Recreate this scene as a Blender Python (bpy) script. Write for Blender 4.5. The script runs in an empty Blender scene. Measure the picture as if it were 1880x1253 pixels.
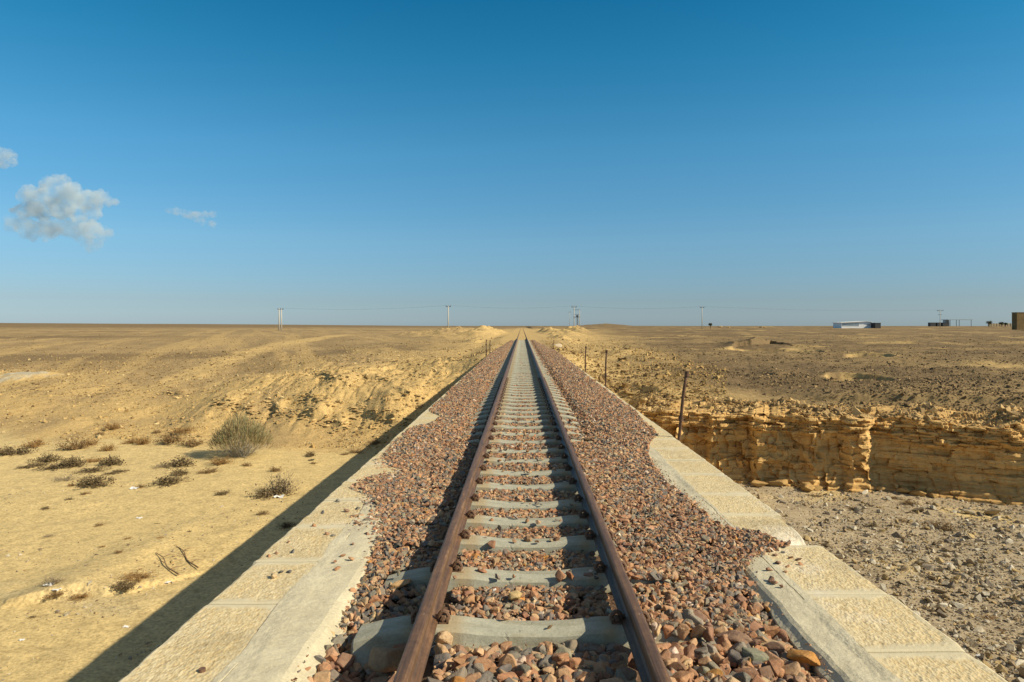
import bpy, bmesh, math, random
import numpy as np
from mathutils import Vector, Matrix, Quaternion

R = math.radians
rng = np.random.default_rng(7)
random.seed(7)
sc = bpy.context.scene
COL = sc.collection

# ------------------------------------------------------------------ camera
F = 1253.3            # focal length in photo pixels (24 mm on 36 mm wide)
CZ = 1.72             # eye height above the sleeper tops
cam = bpy.data.cameras.new('camera')
cam.sensor_width = 36.0
cam.lens = 24.0
cam.clip_start = 0.05
cam.clip_end = 30000
camo = bpy.data.objects.new('camera', cam)
COL.objects.link(camo)
camo.location = (0, 0, CZ)
camo.rotation_euler = (R(90), 0, 0)
cam.shift_x = -18 / 1880
cam.shift_y = -28.5 / 1880
sc.camera = camo

# ------------------------------------------------------------------ light
SUN_EL = R(35.2)
SUN_DIR = Vector((0.95 * math.cos(SUN_EL), -0.312 * math.cos(SUN_EL), math.sin(SUN_EL))).normalized()
sun = bpy.data.lights.new('sun', 'SUN')
sun.energy = 4.6
sun.angle = R(0.53)
sun.color = (1.0, 0.875, 0.66)
suno = bpy.data.objects.new('sun', sun)
COL.objects.link(suno)
suno.rotation_euler = SUN_DIR.to_track_quat('Z', 'Y').to_euler()

world = bpy.data.worlds.new('World')
sc.world = world
world.use_nodes = True
wn = world.node_tree
wn.nodes.clear()
sky = wn.nodes.new('ShaderNodeTexSky')
sky.sky_type = 'NISHITA'
sky.sun_disc = False
sky.sun_elevation = SUN_EL
sky.sun_rotation = math.atan2(SUN_DIR.x, SUN_DIR.y)
sky.altitude = 600
sky.air_density = 1.0
sky.dust_density = 0.35
sky.ozone_density = 2.0
hs = wn.nodes.new('ShaderNodeHueSaturation')
hs.inputs['Hue'].default_value = 0.495
hs.inputs['Saturation'].default_value = 1.1
bg = wn.nodes.new('ShaderNodeBackground')
bg.inputs['Strength'].default_value = 0.085
wo = wn.nodes.new('ShaderNodeOutputWorld')
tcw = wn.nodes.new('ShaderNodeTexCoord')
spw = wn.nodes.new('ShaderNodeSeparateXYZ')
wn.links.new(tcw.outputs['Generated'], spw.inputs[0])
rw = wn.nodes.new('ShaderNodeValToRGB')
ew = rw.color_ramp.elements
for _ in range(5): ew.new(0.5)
for e_, (p_, c_) in zip(ew, [(0.0, (0.46, 0.61, 0.92)), (0.035, (0.50, 0.595, 0.78)), (0.12, (0.66, 0.84, 0.94)), (0.24, (0.62, 0.99, 1.09)), (0.36, (0.43, 0.95, 1.06)), (0.46, (0.33, 0.84, 1.0)), (0.60, (1.7, 1.15, 0.78))]):  # last stop warms the unseen overhead sky, added to take blue out of shadows
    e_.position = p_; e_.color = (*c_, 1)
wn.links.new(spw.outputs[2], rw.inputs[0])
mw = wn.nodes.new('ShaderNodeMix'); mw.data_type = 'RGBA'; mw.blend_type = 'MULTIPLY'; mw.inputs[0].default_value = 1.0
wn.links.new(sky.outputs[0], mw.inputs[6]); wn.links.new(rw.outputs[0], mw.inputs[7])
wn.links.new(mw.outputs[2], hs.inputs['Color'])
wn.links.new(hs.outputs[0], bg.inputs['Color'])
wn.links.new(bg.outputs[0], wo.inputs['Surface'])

sc.view_settings.view_transform = 'Standard'
sc.view_settings.look = 'None'
sc.view_settings.gamma = 1.0
sc.view_settings.exposure = 0.35
sc.cycles.volume_bounces = 3

# ------------------------------------------------------------------ noise
def _hash(ix, iy, iz, seed):
    h = (ix.astype(np.uint32) * np.uint32(374761393) + iy.astype(np.uint32) * np.uint32(668265263)
         + iz.astype(np.uint32) * np.uint32(2147483647) + np.uint32(seed * 7919 + 13))
    h = (h ^ (h >> np.uint32(13))) * np.uint32(1274126177)
    h = (h ^ (h >> np.uint32(15))) * np.uint32(2246822519)
    h = h ^ (h >> np.uint32(16))
    return (h & np.uint32(0xFFFFFF)).astype(np.float64) / 16777215.0

def vn2(x, y, seed=0):
    xf = np.floor(x); yf = np.floor(y)
    ix = xf.astype(np.int64); iy = yf.astype(np.int64); iz = np.zeros_like(ix)
    u = x - xf; v = y - yf
    u = u * u * u * (u * (u * 6 - 15) + 10); v = v * v * v * (v * (v * 6 - 15) + 10)
    a = _hash(ix, iy, iz, seed); b = _hash(ix + 1, iy, iz, seed)
    c = _hash(ix, iy + 1, iz, seed); d = _hash(ix + 1, iy + 1, iz, seed)
    return (a + (b - a) * u) * (1 - v) + (c + (d - c) * u) * v

def fbm(x, y, seed=0, oct=4, gain=0.5):
    x = np.asarray(x, float); y = np.asarray(y, float)
    s = 0; a = 1; t = 0
    for o in range(oct):
        ca, sa = math.cos(o * 0.9), math.sin(o * 0.9)
        k = 2.03 ** o
        s = s + a * (vn2((x * ca - y * sa) * k + o * 17.3, (x * sa + y * ca) * k - o * 9.1, seed + o) * 2 - 1)
        t += a; a *= gain
    return s / t

def sm(a, b, x):
    t = np.clip((x - a) / (b - a), 0, 1)
    return t * t * (3 - 2 * t)

def mix(a, b, t):
    return a + (b - a) * t

# ------------------------------------------------------------------ materials
def mat(name, build):
    m = bpy.data.materials.new(name)
    m.use_nodes = True
    nt = m.node_tree
    nt.nodes.clear()
    out = nt.nodes.new('ShaderNodeOutputMaterial')
    b = nt.nodes.new('ShaderNodeBsdfPrincipled')
    b.inputs['Roughness'].default_value = 0.85
    b.inputs['Specular IOR Level'].default_value = 0.25
    nt.links.new(b.outputs[0], out.inputs['Surface'])
    build(nt, b)
    return m

def N(nt, t, **kw):
    n = nt.nodes.new(t)
    for k, v in kw.items():
        setattr(n, k, v)
    return n

def coords(nt, scale=(1, 1, 1), kind='Object'):
    tc = N(nt, 'ShaderNodeTexCoord')
    mp = N(nt, 'ShaderNodeMapping')
    mp.inputs['Scale'].default_value = scale
    nt.links.new(tc.outputs[kind], mp.inputs['Vector'])
    return mp.outputs[0]

def noise(nt, vec, scale, detail=4, rough=0.55):
    n = N(nt, 'ShaderNodeTexNoise')
    n.inputs['Scale'].default_value = scale
    n.inputs['Detail'].default_value = detail
    n.inputs['Roughness'].default_value = rough
    nt.links.new(vec, n.inputs['Vector'])
    return n.outputs['Fac']

def ramp(nt, fac, stops):
    r = N(nt, 'ShaderNodeValToRGB')
    els = r.color_ramp.elements
    while len(els) < len(stops):
        els.new(0.5)
    for e, (p, c) in zip(els, stops):
        e.position = p
        e.color = (*c, 1) if len(c) == 3 else c
    nt.links.new(fac, r.inputs['Fac'])
    return r.outputs['Color']

def mixc(nt, fac, a, b, mode='MIX'):
    m = N(nt, 'ShaderNodeMix', data_type='RGBA', blend_type=mode)
    for sock, v in ((m.inputs[0], fac), (m.inputs[6], a), (m.inputs[7], b)):
        if hasattr(v, 'is_output'):
            nt.links.new(v, sock)
        elif isinstance(v, (int, float)):
            sock.default_value = v
        else:
            sock.default_value = (*v, 1)
    return m.outputs[2]

def bump(nt, b, h, strength=0.5, dist=0.02, prev=None):
    n = N(nt, 'ShaderNodeBump')
    n.inputs['Strength'].default_value = strength
    n.inputs['Distance'].default_value = dist
    nt.links.new(h, n.inputs['Height'])
    if prev is not None:
        nt.links.new(prev, n.inputs['Normal'])
    nt.links.new(n.outputs[0], b.inputs['Normal'])
    return n.outputs[0]

def math_n(nt, op, a, b_=None):
    m = N(nt, 'ShaderNodeMath', operation=op)
    for i, v in enumerate((a, b_)):
        if v is None: continue
        if hasattr(v, 'is_output'): nt.links.new(v, m.inputs[i])
        else: m.inputs[i].default_value = v
    return m.outputs[0]

def attr(nt, name='col'):
    a = N(nt, 'ShaderNodeAttribute')
    a.attribute_name = name
    return a.outputs['Color']

def m_ground(nt, b):
    v = coords(nt)
    c = attr(nt)
    n1 = noise(nt, v, 3.2, 6, 0.65)
    n2 = noise(nt, v, 14, 4, 0.6)
    f1 = ramp(nt, n1, [(0.25, (0.72, 0.70, 0.68)), (0.5, (1, 1, 1)), (0.78, (1.22, 1.2, 1.16))])
    f2 = ramp(nt, n2, [(0.32, (0.66, 0.64, 0.62)), (0.55, (1.02, 1.02, 1.02)), (0.7, (1.16, 1.15, 1.12))])
    b.inputs['Base Color'].default_value = (.4, .3, .15, 1)
    nt.links.new(mixc(nt, 1.0, mixc(nt, 1.0, c, f1, 'MULTIPLY'), f2, 'MULTIPLY'), b.inputs['Base Color'])
    b.inputs['Roughness'].default_value = 0.95
    b.inputs['Specular IOR Level'].default_value = 0.1
    p = bump(nt, b, n1, 0.25, 0.10)
    bump(nt, b, noise(nt, v, 20, 6, 0.75), 0.6, 0.035, p)

def m_stone(nt, b):
    v = coords(nt)
    c = attr(nt)
    n = noise(nt, v, 45, 5, 0.65)
    f = ramp(nt, n, [(0.3, (0.72, 0.7, 0.7)), (0.55, (1, 1, 1)), (0.75, (1.25, 1.22, 1.18))])
    ge = N(nt, 'ShaderNodeNewGeometry')
    sp = N(nt, 'ShaderNodeSeparateXYZ')
    nt.links.new(ge.outputs['Normal'], sp.inputs[0])
    du = math_n(nt, 'MULTIPLY', math_n(nt, 'MAXIMUM', sp.outputs[2], 0.0), ramp(nt, noise(nt, v, 16, 4, 0.6), [(0.35, (0.02, 0.02, 0.02)), (0.75, (0.38, 0.38, 0.38))]))
    cc = mixc(nt, 1.0, c, f, 'MULTIPLY')
    nt.links.new(mixc(nt, du, cc, (0.46, 0.33, 0.215)), b.inputs['Base Color'])
    b.inputs['Roughness'].default_value = 0.9
    p = bump(nt, b, noise(nt, v, 50, 4, 0.65), 0.7, 0.008)
    bump(nt, b, noise(nt, v, 190, 3, 0.6), 0.5, 0.003, p)

def m_rock(nt, b):
    v = coords(nt)
    c = attr(nt)
    n = noise(nt, v, 6, 6, 0.65)
    f = ramp(nt, n, [(0.3, (0.75, 0.73, 0.7)), (0.55, (1, 1, 1)), (0.75, (1.18, 1.16, 1.1))])
    nt.links.new(mixc(nt, 1.0, c, f, 'MULTIPLY'), b.inputs['Base Color'])
    b.inputs['Roughness'].default_value = 0.92
    bump(nt, b, noise(nt, v, 18, 6, 0.7), 0.5, 0.03)

def m_cliff(nt, b):
    v = coords(nt)
    vs = coords(nt, (0.35, 0.35, 7.0))
    strata = noise(nt, vs, 1.0, 5, 0.6)
    base = ramp(nt, strata, [(0.28, (0.38, 0.21, 0.075)), (0.42, (0.60, 0.385, 0.145)), (0.6, (0.64, 0.42, 0.165)), (0.75, (0.68, 0.48, 0.22))])
    n = noise(nt, v, 4, 6, 0.65)
    f = ramp(nt, n, [(0.3, (0.78, 0.75, 0.72)), (0.6, (1.05, 1.05, 1.05))])
    c = mixc(nt, 1.0, base, f, 'MULTIPLY')
    nt.links.new(mixc(nt, 1.0, c, attr(nt), 'MULTIPLY'), b.inputs['Base Color'])
    b.inputs['Roughness'].default_value = 0.95
    p = bump(nt, b, noise(nt, vs, 3.0, 6, 0.65), 0.6, 0.05)
    bump(nt, b, noise(nt, v, 16, 6, 0.7), 0.5, 0.03, p)

def m_limestone(nt, b):
    v = coords(nt)
    n1 = noise(nt, v, 2.6, 5, 0.6)
    n2 = noise(nt, v, 26, 5, 0.7)
    c1 = ramp(nt, n2, [(0.30, (0.40, 0.265, 0.115)), (0.43, (0.57, 0.42, 0.20)), (0.56, (0.68, 0.555, 0.32)), (0.75, (0.74, 0.655, 0.44))])
    c2 = ramp(nt, n1, [(0.35, (0.60, 0.54, 0.37)), (0.7, (0.67, 0.53, 0.28))])
    c = mixc(nt, 0.33, c1, c2)
    n4 = noise(nt, v, 1.1, 6, 0.7)
    c = mixc(nt, 1.0, c, ramp(nt, n4, [(0.30, (0.74, 0.73, 0.72)), (0.48, (1, 1, 1))]), 'MULTIPLY')
    # pale dressed margin and white stain come from the mesh colour (alpha-like weight in red)
    w = attr(nt)
    sep = N(nt, 'ShaderNodeSeparateColor')
    nt.links.new(w, sep.inputs[0])
    c = mixc(nt, math_n(nt, 'MULTIPLY', sep.outputs[0], 0.75), c, (0.62, 0.56, 0.39))
    c = mixc(nt, math_n(nt, 'MULTIPLY', sep.outputs[1], math_n(nt, 'ADD', n2, 0.2)), c, (0.74, 0.70, 0.61))
    nt.links.new(c, b.inputs['Base Color'])
    b.inputs['Roughness'].default_value = 0.9
    vo = N(nt, 'ShaderNodeTexVoronoi')
    vo.inputs['Scale'].default_value = 62
    vo.inputs['Randomness'].default_value = 1.0
    mp = coords(nt, (1.0, 0.62, 1.0))
    nt.links.new(mp, vo.inputs['Vector'])
    inv = math_n(nt, 'SUBTRACT', 1.0, sep.outputs[0])
    hh = math_n(nt, 'MULTIPLY', math_n(nt, 'ADD', math_n(nt, 'MULTIPLY', vo.outputs['Distance'], 0.55), math_n(nt, 'MULTIPLY', n2, 0.7)), math_n(nt, 'ADD', math_n(nt, 'MULTIPLY', inv, 0.85), 0.15))
    p = bump(nt, b, hh, 0.8, 0.009)
    bump(nt, b, noise(nt, v, 110, 4, 0.7), 0.3, 0.004, p)

def m_mortar(nt, b):
    v = coords(nt)
    n1 = noise(nt, v, 3.5, 6, 0.65)
    c = ramp(nt, n1, [(0.3, (0.49, 0.435, 0.30)), (0.5, (0.57, 0.515, 0.36)), (0.7, (0.63, 0.575, 0.41))])
    n2 = noise(nt, v, 60, 3, 0.6)
    f = ramp(nt, n2, [(0.3, (0.85, 0.85, 0.85)), (0.6, (1.04, 1.04, 1.04))])
    nt.links.new(mixc(nt, 1.0, c, f, 'MULTIPLY'), b.inputs['Base Color'])
    b.inputs['Roughness'].default_value = 0.95
    p = bump(nt, b, n1, 0.5, 0.04)
    bump(nt, b, noise(nt, v, 75, 5, 0.7), 0.45, 0.006, p)

def m_sleeper(nt, b):
    v = coords(nt)
    n1 = noise(nt, v, 6, 6, 0.65)
    c = ramp(nt, n1, [(0.3, (0.34, 0.335, 0.26)), (0.5, (0.415, 0.41, 0.32)), (0.7, (0.48, 0.46, 0.35))])
    n2 = noise(nt, v, 70, 3, 0.6)
    f = ramp(nt, n2, [(0.3, (0.84, 0.84, 0.84)), (0.6, (1.03, 1.03, 1.03))])
    c = mixc(nt, 1.0, c, f, 'MULTIPLY')
    n5 = noise(nt, coords(nt, (0.5, 2.2, 1)), 4.5, 6, 0.7)
    c = mixc(nt, 1.0, c, ramp(nt, n5, [(0.34, (0.78, 0.74, 0.66)), (0.52, (1.02, 1.02, 1.02))]), 'MULTIPLY')
    # rust stain from the clips (mesh colour)
    sep = N(nt, 'ShaderNodeSeparateColor')
    nt.links.new(attr(nt), sep.inputs[0])
    st = math_n(nt, 'MULTIPLY', sep.outputs[0], n1)
    c = mixc(nt, st, c, (0.42, 0.28, 0.12))
    nt.links.new(c, b.inputs['Base Color'])
    b.inputs['Roughness'].default_value = 0.9
    p = bump(nt, b, n1, 0.4, 0.02)
    p = bump(nt, b, ramp(nt, noise(nt, v, 26, 3, 0.5), [(0.27, (0, 0, 0)), (0.33, (1, 1, 1))]), 0.5, 0.008, p)
    bump(nt, b, noise(nt, v, 130, 4, 0.75), 0.55, 0.0035, p)

def m_rail(nt, b):
    v = coords(nt, (1, 0.06, 1))
    vf = coords(nt)
    n1 = noise(nt, v, 38, 5, 0.6)
    n2 = noise(nt, vf, 22, 5, 0.65)
    c = ramp(nt, n1, [(0.3, (0.085, 0.052, 0.034)), (0.5, (0.140, 0.078, 0.043)), (0.62, (0.19, 0.105, 0.052)), (0.74, (0.32, 0.18, 0.085))])
    f = ramp(nt, n2, [(0.3, (0.72, 0.72, 0.74)), (0.6, (1.08, 1.08, 1.08))])
    c = mixc(nt, 1.0, c, f, 'MULTIPLY')
    n3 = noise(nt, vf, 60, 2, 0.5)
    dots = ramp(nt, n3, [(0.74, (0, 0, 0)), (0.78, (1, 1, 1))])
    c = mixc(nt, dots, c, (0.36, 0.28, 0.2))
    nt.links.new(c, b.inputs['Base Color'])
    b.inputs['Roughness'].default_value = 0.5
    b.inputs['Specular IOR Level'].default_value = 0.4
    bump(nt, b, noise(nt, vf, 90, 5, 0.7), 0.25, 0.003)

def plain(col, rough=0.85, metal=0, var=0.2, sc_=8.0, bs=0.15, bd=0.01):
    def f(nt, b):
        v = coords(nt)
        n = noise(nt, v, sc_, 5, 0.6)
        lo = tuple(x * (1 - var) for x in col); hi = tuple(min(1, x * (1 + var)) for x in col)
        nt.links.new(ramp(nt, n, [(0.3, lo), (0.7, hi)]), b.inputs['Base Color'])
        b.inputs['Roughness'].default_value = rough
        b.inputs['Metallic'].default_value = metal
        bump(nt, b, n, bs, bd)
    return f

def m_col(nt, b):
    c = attr(nt)
    nt.links.new(c, b.inputs['Base Color'])
    b.inputs['Roughness'].default_value = 0.8

M = {}
M['ground'] = mat('ground_desert', m_ground)
M['stone'] = mat('crushed_stone', m_stone)
M['rock'] = mat('desert_rock', m_rock)
M['cliff'] = mat('cliff_sandstone', m_cliff)
M['lime'] = mat('chiselled_limestone', m_limestone)
M['mortar'] = mat('mortar', m_mortar)
M['sleeper'] = mat('sleeper_concrete', m_sleeper)
M['rail'] = mat('rusty_rail', m_rail)
M['clip'] = mat('rusty_clip', plain((0.17, 0.10, 0.062), 0.6, 0, 0.35, 60, 0.3, 0.003))
M['plant'] = mat('plant', m_col)
M['post'] = mat('rusty_pipe', plain((0.11, 0.062, 0.038), 0.7, 0, 0.4, 18, 0.3, 0.004))
M['bed'] = mat('ballast_bed', plain((0.15, 0.095, 0.06), 0.95, 0, 0.5, 40, 0.7, 0.02))
M['pole'] = mat('pole_concrete', plain((0.50, 0.46, 0.38), 0.85, 0, 0.12, 4))
M['dark_metal'] = mat('dark_metal', plain((0.06, 0.06, 0.06), 0.6, 0, 0.2, 4))
M['white'] = mat('white_sheet', plain((0.84, 0.85, 0.84), 0.6, 0, 0.06, 1.0))
M['blueglass'] = mat('blue_grey_panel', plain((0.32, 0.39, 0.43), 0.35, 0, 0.25, 1.4))  # blue-grey of the hall glazing, shared by the shed roofs and wall
M['brown'] = mat('brown_block', plain((0.20, 0.135, 0.06), 0.95, 0, 0.2, 0.8, 0.5, 0.1))
M['tan'] = mat('tan_render', plain((0.42, 0.33, 0.2), 0.95, 0, 0.15, 0.5))
M['masonry'] = M['tan']
M['litter'] = mat('litter', plain((0.68, 0.68, 0.66), 0.6, 0, 0.1, 20))
M['litter_dark'] = mat('litter_dark', plain((0.03, 0.04, 0.03), 0.5, 0, 0.1, 20))

def m_masonry(nt, b):
    tc = N(nt, 'ShaderNodeTexCoord')
    sw = N(nt, 'ShaderNodeMapping')
    sw.inputs['Rotation'].default_value = (R(90), 0, R(90))
    nt.links.new(tc.outputs['Object'], sw.inputs['Vector'])
    br = N(nt, 'ShaderNodeTexBrick')
    br.inputs['Scale'].default_value = 1.0
    br.inputs['Brick Width'].default_value = 0.7
    br.inputs['Row Height'].default_value = 0.35
    br.inputs['Mortar Size'].default_value = 0.015
    br.inputs['Color1'].default_value = (0.52, 0.40, 0.24, 1)
    br.inputs['Color2'].default_value = (0.44, 0.33, 0.19, 1)
    br.inputs['Mortar'].default_value = (0.38, 0.33, 0.25, 1)
    nt.links.new(sw.outputs[0], br.inputs['Vector'])
    nt.links.new(br.outputs['Color'], b.inputs['Base Color'])
    b.inputs['Roughness'].default_value = 0.95
    bump(nt, b, noise(nt, coords(nt), 14, 5, 0.7), 0.6, 0.02)
M['masonry'] = mat('bridge_masonry', m_masonry)

# ------------------------------------------------------------------ object helpers
def tag(o, label=None, cat=None, group=None, kind=None):
    if label: o['label'] = label
    if cat: o['category'] = cat
    if group: o['group'] = group
    if kind: o['kind'] = kind
    return o

def link(o, parent=None):
    COL.objects.link(o)
    if parent is not None:
        o.parent = parent
    return o

def empty(name, loc=(0, 0, 0), rz=0):
    o = bpy.data.objects.new(name, None)
    o.location = loc
    o.rotation_euler = (0, 0, rz)
    o.empty_display_size = 0.2
    return link(o)

def np_mesh(name, co, loops, starts, mats, colors=None, smooth=False):
    me = bpy.data.meshes.new(name)
    co = np.ascontiguousarray(co, np.float32)
    me.vertices.add(len(co))
    me.vertices.foreach_set('co', co.ravel())
    me.loops.add(len(loops))
    me.loops.foreach_set('vertex_index', np.ascontiguousarray(loops, np.int32))
    me.polygons.add(len(starts))
    me.polygons.foreach_set('loop_start', np.ascontiguousarray(starts, np.int32))
    if smooth:
        me.polygons.foreach_set('use_smooth', np.ones(len(starts), bool))
    else:
        me.polygons.foreach_set('use_smooth', np.zeros(len(starts), bool))
    me.update(calc_edges=True)
    me.validate()
    if colors is not None:
        c = np.ones((len(co), 4), np.float32)
        c[:, :3] = colors
        a = me.color_attributes.new('col', 'FLOAT_COLOR', 'POINT')
        a.data.foreach_set('color', c.ravel())
    me.materials.append(mats)
    return me

def np_obj(name, co, loops, starts, m, parent=None, colors=None, smooth=False):
    return link(bpy.data.objects.new(name, np_mesh(name, co, loops, starts, m, colors, smooth)), parent)

def grid_mesh(name, P, m, parent=None, colors=None, smooth=True, flip=False):
    """P: (rows, cols, 3)"""
    r, c = P.shape[:2]
    i = np.arange(r - 1)[:, None] * c + np.arange(c - 1)[None, :]
    q = np.stack([i, i + 1, i + c + 1, i + c], -1).reshape(-1, 4)
    if flip: q = q[:, ::-1]
    return np_obj(name, P.reshape(-1, 3), q.ravel(), np.arange(len(q)) * 4, m, parent,
                  None if colors is None else colors.reshape(-1, 3), smooth)

class MB:
    """collects simple solids into one mesh"""
    def __init__(s):
        s.v = []; s.f = []
    def add(s, v, f):
        o = len(s.v)
        s.v += [tuple(p) for p in v]
        s.f += [tuple(i + o for i in q) for q in f]
    def box(s, x0, x1, y0, y1, z0, z1):
        s.add([(x0, y0, z0), (x1, y0, z0), (x1, y1, z0), (x0, y1, z0), (x0, y0, z1), (x1, y0, z1), (x1, y1, z1), (x0, y1, z1)],
              [(0, 3, 2, 1), (4, 5, 6, 7), (0, 1, 5, 4), (1, 2, 6, 5), (2, 3, 7, 6), (3, 0, 4, 7)])
    def tube(s, pts, radii, n=8, caps=True):
        pts = [Vector(p) for p in pts]
        if not hasattr(radii, '__len__'): radii = [radii] * len(pts)
        rings = []; up = None
        for i, p in enumerate(pts):
            d = (pts[min(i + 1, len(pts) - 1)] - pts[max(i - 1, 0)]).normalized()
            if up is None:
                up = Vector((0, 0, 1)) if abs(d.z) < 0.9 else Vector((1, 0, 0))
            a = d.cross(up).normalized(); b = a.cross(d).normalized(); up = b
            rings.append([p + (a * math.cos(t) + b * math.sin(t)) * radii[i] for t in [2 * math.pi * k / n for k in range(n)]])
        v = [q for r in rings for q in r]; f = []
        for i in range(len(rings) - 1):
            for k in range(n):
                f.append((i * n + k, i * n + (k + 1) % n, (i + 1) * n + (k + 1) % n, (i + 1) * n + k))
        if caps:
            f.append(tuple(range(n))[::-1]); f.append(tuple((len(rings) - 1) * n + k for k in range(n)))
        s.add(v, f)
    def build(s, name, m, parent=None, smooth=False):
        me = bpy.data.meshes.new(name)
        me.from_pydata([tuple(p) for p in s.v], [], s.f)
        bm = bmesh.new(); bm.from_mesh(me)
        bmesh.ops.recalc_face_normals(bm, faces=bm.faces)
        bm.to_mesh(me); bm.free()
        if smooth:
            for p in me.polygons: p.use_smooth = True
        me.materials.append(m)
        return link(bpy.data.objects.new(name, me), parent)

# ------------------------------------------------------------------ terrain shape
YB_X = [-400, -120, -60, -35, -20, -7, 2, 9.4, 17.5, 30, 60, 140, 400]
YB_Y = [90, 62, 46, 39, 35.5, 31.5, 29, 26.6, 23.7, 19, 8, -15, -60]

def ybase(x):
    return np.interp(x, YB_X, YB_Y)

def prof(d, xs, ys):
    return np.interp(d, xs, ys)

def mid_noise(x, y):
    return fbm(x / 5.5, y / 5.5, 3, 5)

LEDGES = []
def terrain_e(x, y, road=None):
    """height relative to the eye"""
    x = np.asarray(x, float); y = np.asarray(y, float)
    wob = fbm(x * 0.16, y * 0.05, 11, 3)
    d = (y - ybase(x)) * 0.95 + wob * np.interp(x, [-10, 6, 8], [1.6, 1.2, 0.35])
    PL = prof(d, [0, 6, 12, 25, 50, 110, 300, 1000, 3000, 9000], [-6, -5.15, -4.3, -3.2, -2.6, -2.15, -1.75, -2.3, -4.0, -8])
    PK = prof(d, [0, 2, 4, 9, 14, 22, 40, 110, 300, 1000, 3000, 9000], [-6, -5.5, -4.8, -3.5, -3.05, -2.7, -2.3, -2.0, -1.75, -2.3, -4.0, -8])
    PM = prof(d, [0, 1.5, 4, 9, 20, 40, 110, 300, 1000, 3000, 9000], [-6, -4.7, -3.4, -2.85, -2.4, -2.15, -1.9, -1.7, -2.3, -4, -8])
    PR = prof(d, [0.25, 0.95, 3, 8, 30, 90, 300, 420, 1000, 3000, 9000], [-6, -3.42, -3.08, -2.8, -2.3, -1.95, -1.5, -0.6, -1.6, -4, -8])
    wk = sm(-24, -13, x); wm = sm(-3.5, 0, x); wr = sm(4.2, 6.0, x)
    E = mix(mix(mix(PL, PK, wk), PM, wm), PR, wr)
    slope = sm(-0.5, 2.5, d)                       # bank and beyond
    near = 1 - sm(60, 260, y)
    floor = 1 - slope
    # noise of the bank
    n5 = mid_noise(x, y)
    n1 = fbm(x * 0.9, y * 0.9, 21, 4)
    kn = wk * (1 - wr) * sm(0, 3, d) * (1 - sm(16, 30, d))
    E = E + slope * (0.22 + 0.16 * kn) * n5 * np.clip(d / 5, 0, 1) + slope * (0.08 + 0.05 * kn) * n1 * near
    # ledges of bedded rock on the bank (lines follow the outcrops)
    lm = 0.0 * kn
    for (lx, ly, lh, run, rough, sd_) in LEDGES:
        yl = np.interp(x, lx, ly)
        wv = fbm(x / (0.9 + 1.4 * (sd_ == 12)), y / 4.0 + sd_, 41 + sd_, 5)
        sd = y - yl + rough * wv
        ww = 0.45 * (lx[-1] - lx[0])
        w = sm(lx[0] - 0.3, lx[0] + ww, x) * (1 - sm(lx[-1] - ww, lx[-1] + 0.3, x))
        w = w * (0.75 + 0.5 * fbm(x / 1.3, x * 0 + sd_, 47, 3))
        E = E + 0.85 * w * lh * (0.5 * sm(0, 0.10, sd) + 0.5 * sm(0.16, 0.26, sd + 0.1 * wv)) * (1 - sm(0.5, run, sd))
    # wadi floor: soft undulation, shallow channels
    E = E + floor * (0.10 * fbm(x / 7, y / 3.0, 51, 4) + 0.025 * fbm(x * 1.1, y * 1.1, 52, 3))
    E = E + floor * sm(3, 9, x) * (0.10 * fbm(x / 1.6, y / 1.6, 55, 4))
    # plateau lumps on the stony side
    E = E + wr * sm(1, 4, d) * (1 - sm(70, 200, y)) * (0.10 * fbm(x / 1.3, y / 1.3, 61, 4) + 0.16 * fbm(x / 4, y / 6, 62, 3))
    # long low swells of the plain
    E = E + slope * sm(40, 120, y) * 0.22 * fbm(x / 60, y / 25, 71, 4) * (1 - sm(1200, 2500, y))
    # far rise of the plain
    E = E + 20 * np.exp(-((x + 3300) / 1500) ** 2) * sm(700, 3000, y) + 3.0 * fbm(x / 900, y / 900, 75, 3) * sm(900, 3000, y)
    E = E + 3.2 * np.exp(-((x - 92) / 26) ** 2 - ((y - 760) / 60) ** 2) * (1 + 0.25 * fbm(x / 8, y / 20, 76, 3))
    # thin slab ledge behind the brow of the cliff
    dl = d + 0.35 * fbm(x / 1.2, y / 1.2, 64, 4)
    E = E + wr * sm(11, 14, x) * 0.22 * (sm(2.75, 2.9, dl) - sm(2.9, 9.0, dl))
    # borrow pits with small scarps
    def pit(cx, cy, rx, ry, dep, seed):
        r = np.sqrt(((x - cx) / rx) ** 2 + ((y - cy) / ry) ** 2) + 0.22 * fbm(x / 1.8, y / 1.8, seed, 4)
        return -dep * (1 - sm(0.86, 1.0, r)) * (0.6 + 0.4 * sm(0, 1, r)), 1 - sm(0.9, 1.25, r)
    p1, k1 = pit(23.0, 62, 4.2, 5.0, 1.0, 81)
    p2, k2 = pit(26.5, 52, 1.8, 2.6, 0.25, 82)
    p3, k3 = pit(17.6, 35.5, 1.5, 2.2, 0.38, 83)
    p4, k4 = pit(-7.6, 47, 3.2, 2.0, 0.5, 84)
    E = E + 0.35 * p1 + p2 + 0.8 * p3 + 0.5 * p4
    # spoil mounds beside the track beyond the bridge
    def mound(cx, cy, sx, sy, a, seed):
        g = np.exp(-((x - cx) / sx) ** 2 - ((y - cy) / sy) ** 2)
        return a * g * (1 + 0.8 * fbm(x / 1.8, y / 4, seed, 5))
    E = E + mound(-6.5, 142, 3.4, 26, 1.3, 91) + mound(5.8, 150, 2.6, 30, 1.15, 92) + mound(12.8, 165, 3.0, 16, 1.5, 93)
    gul = np.abs(fbm(x / 1.3 + 0.3 * n5, y / 7.0, 65, 4))
    E = E - kn * 0.40 * (0.22 - gul) * (gul < 0.22) * sm(1, 3, d)
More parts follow.
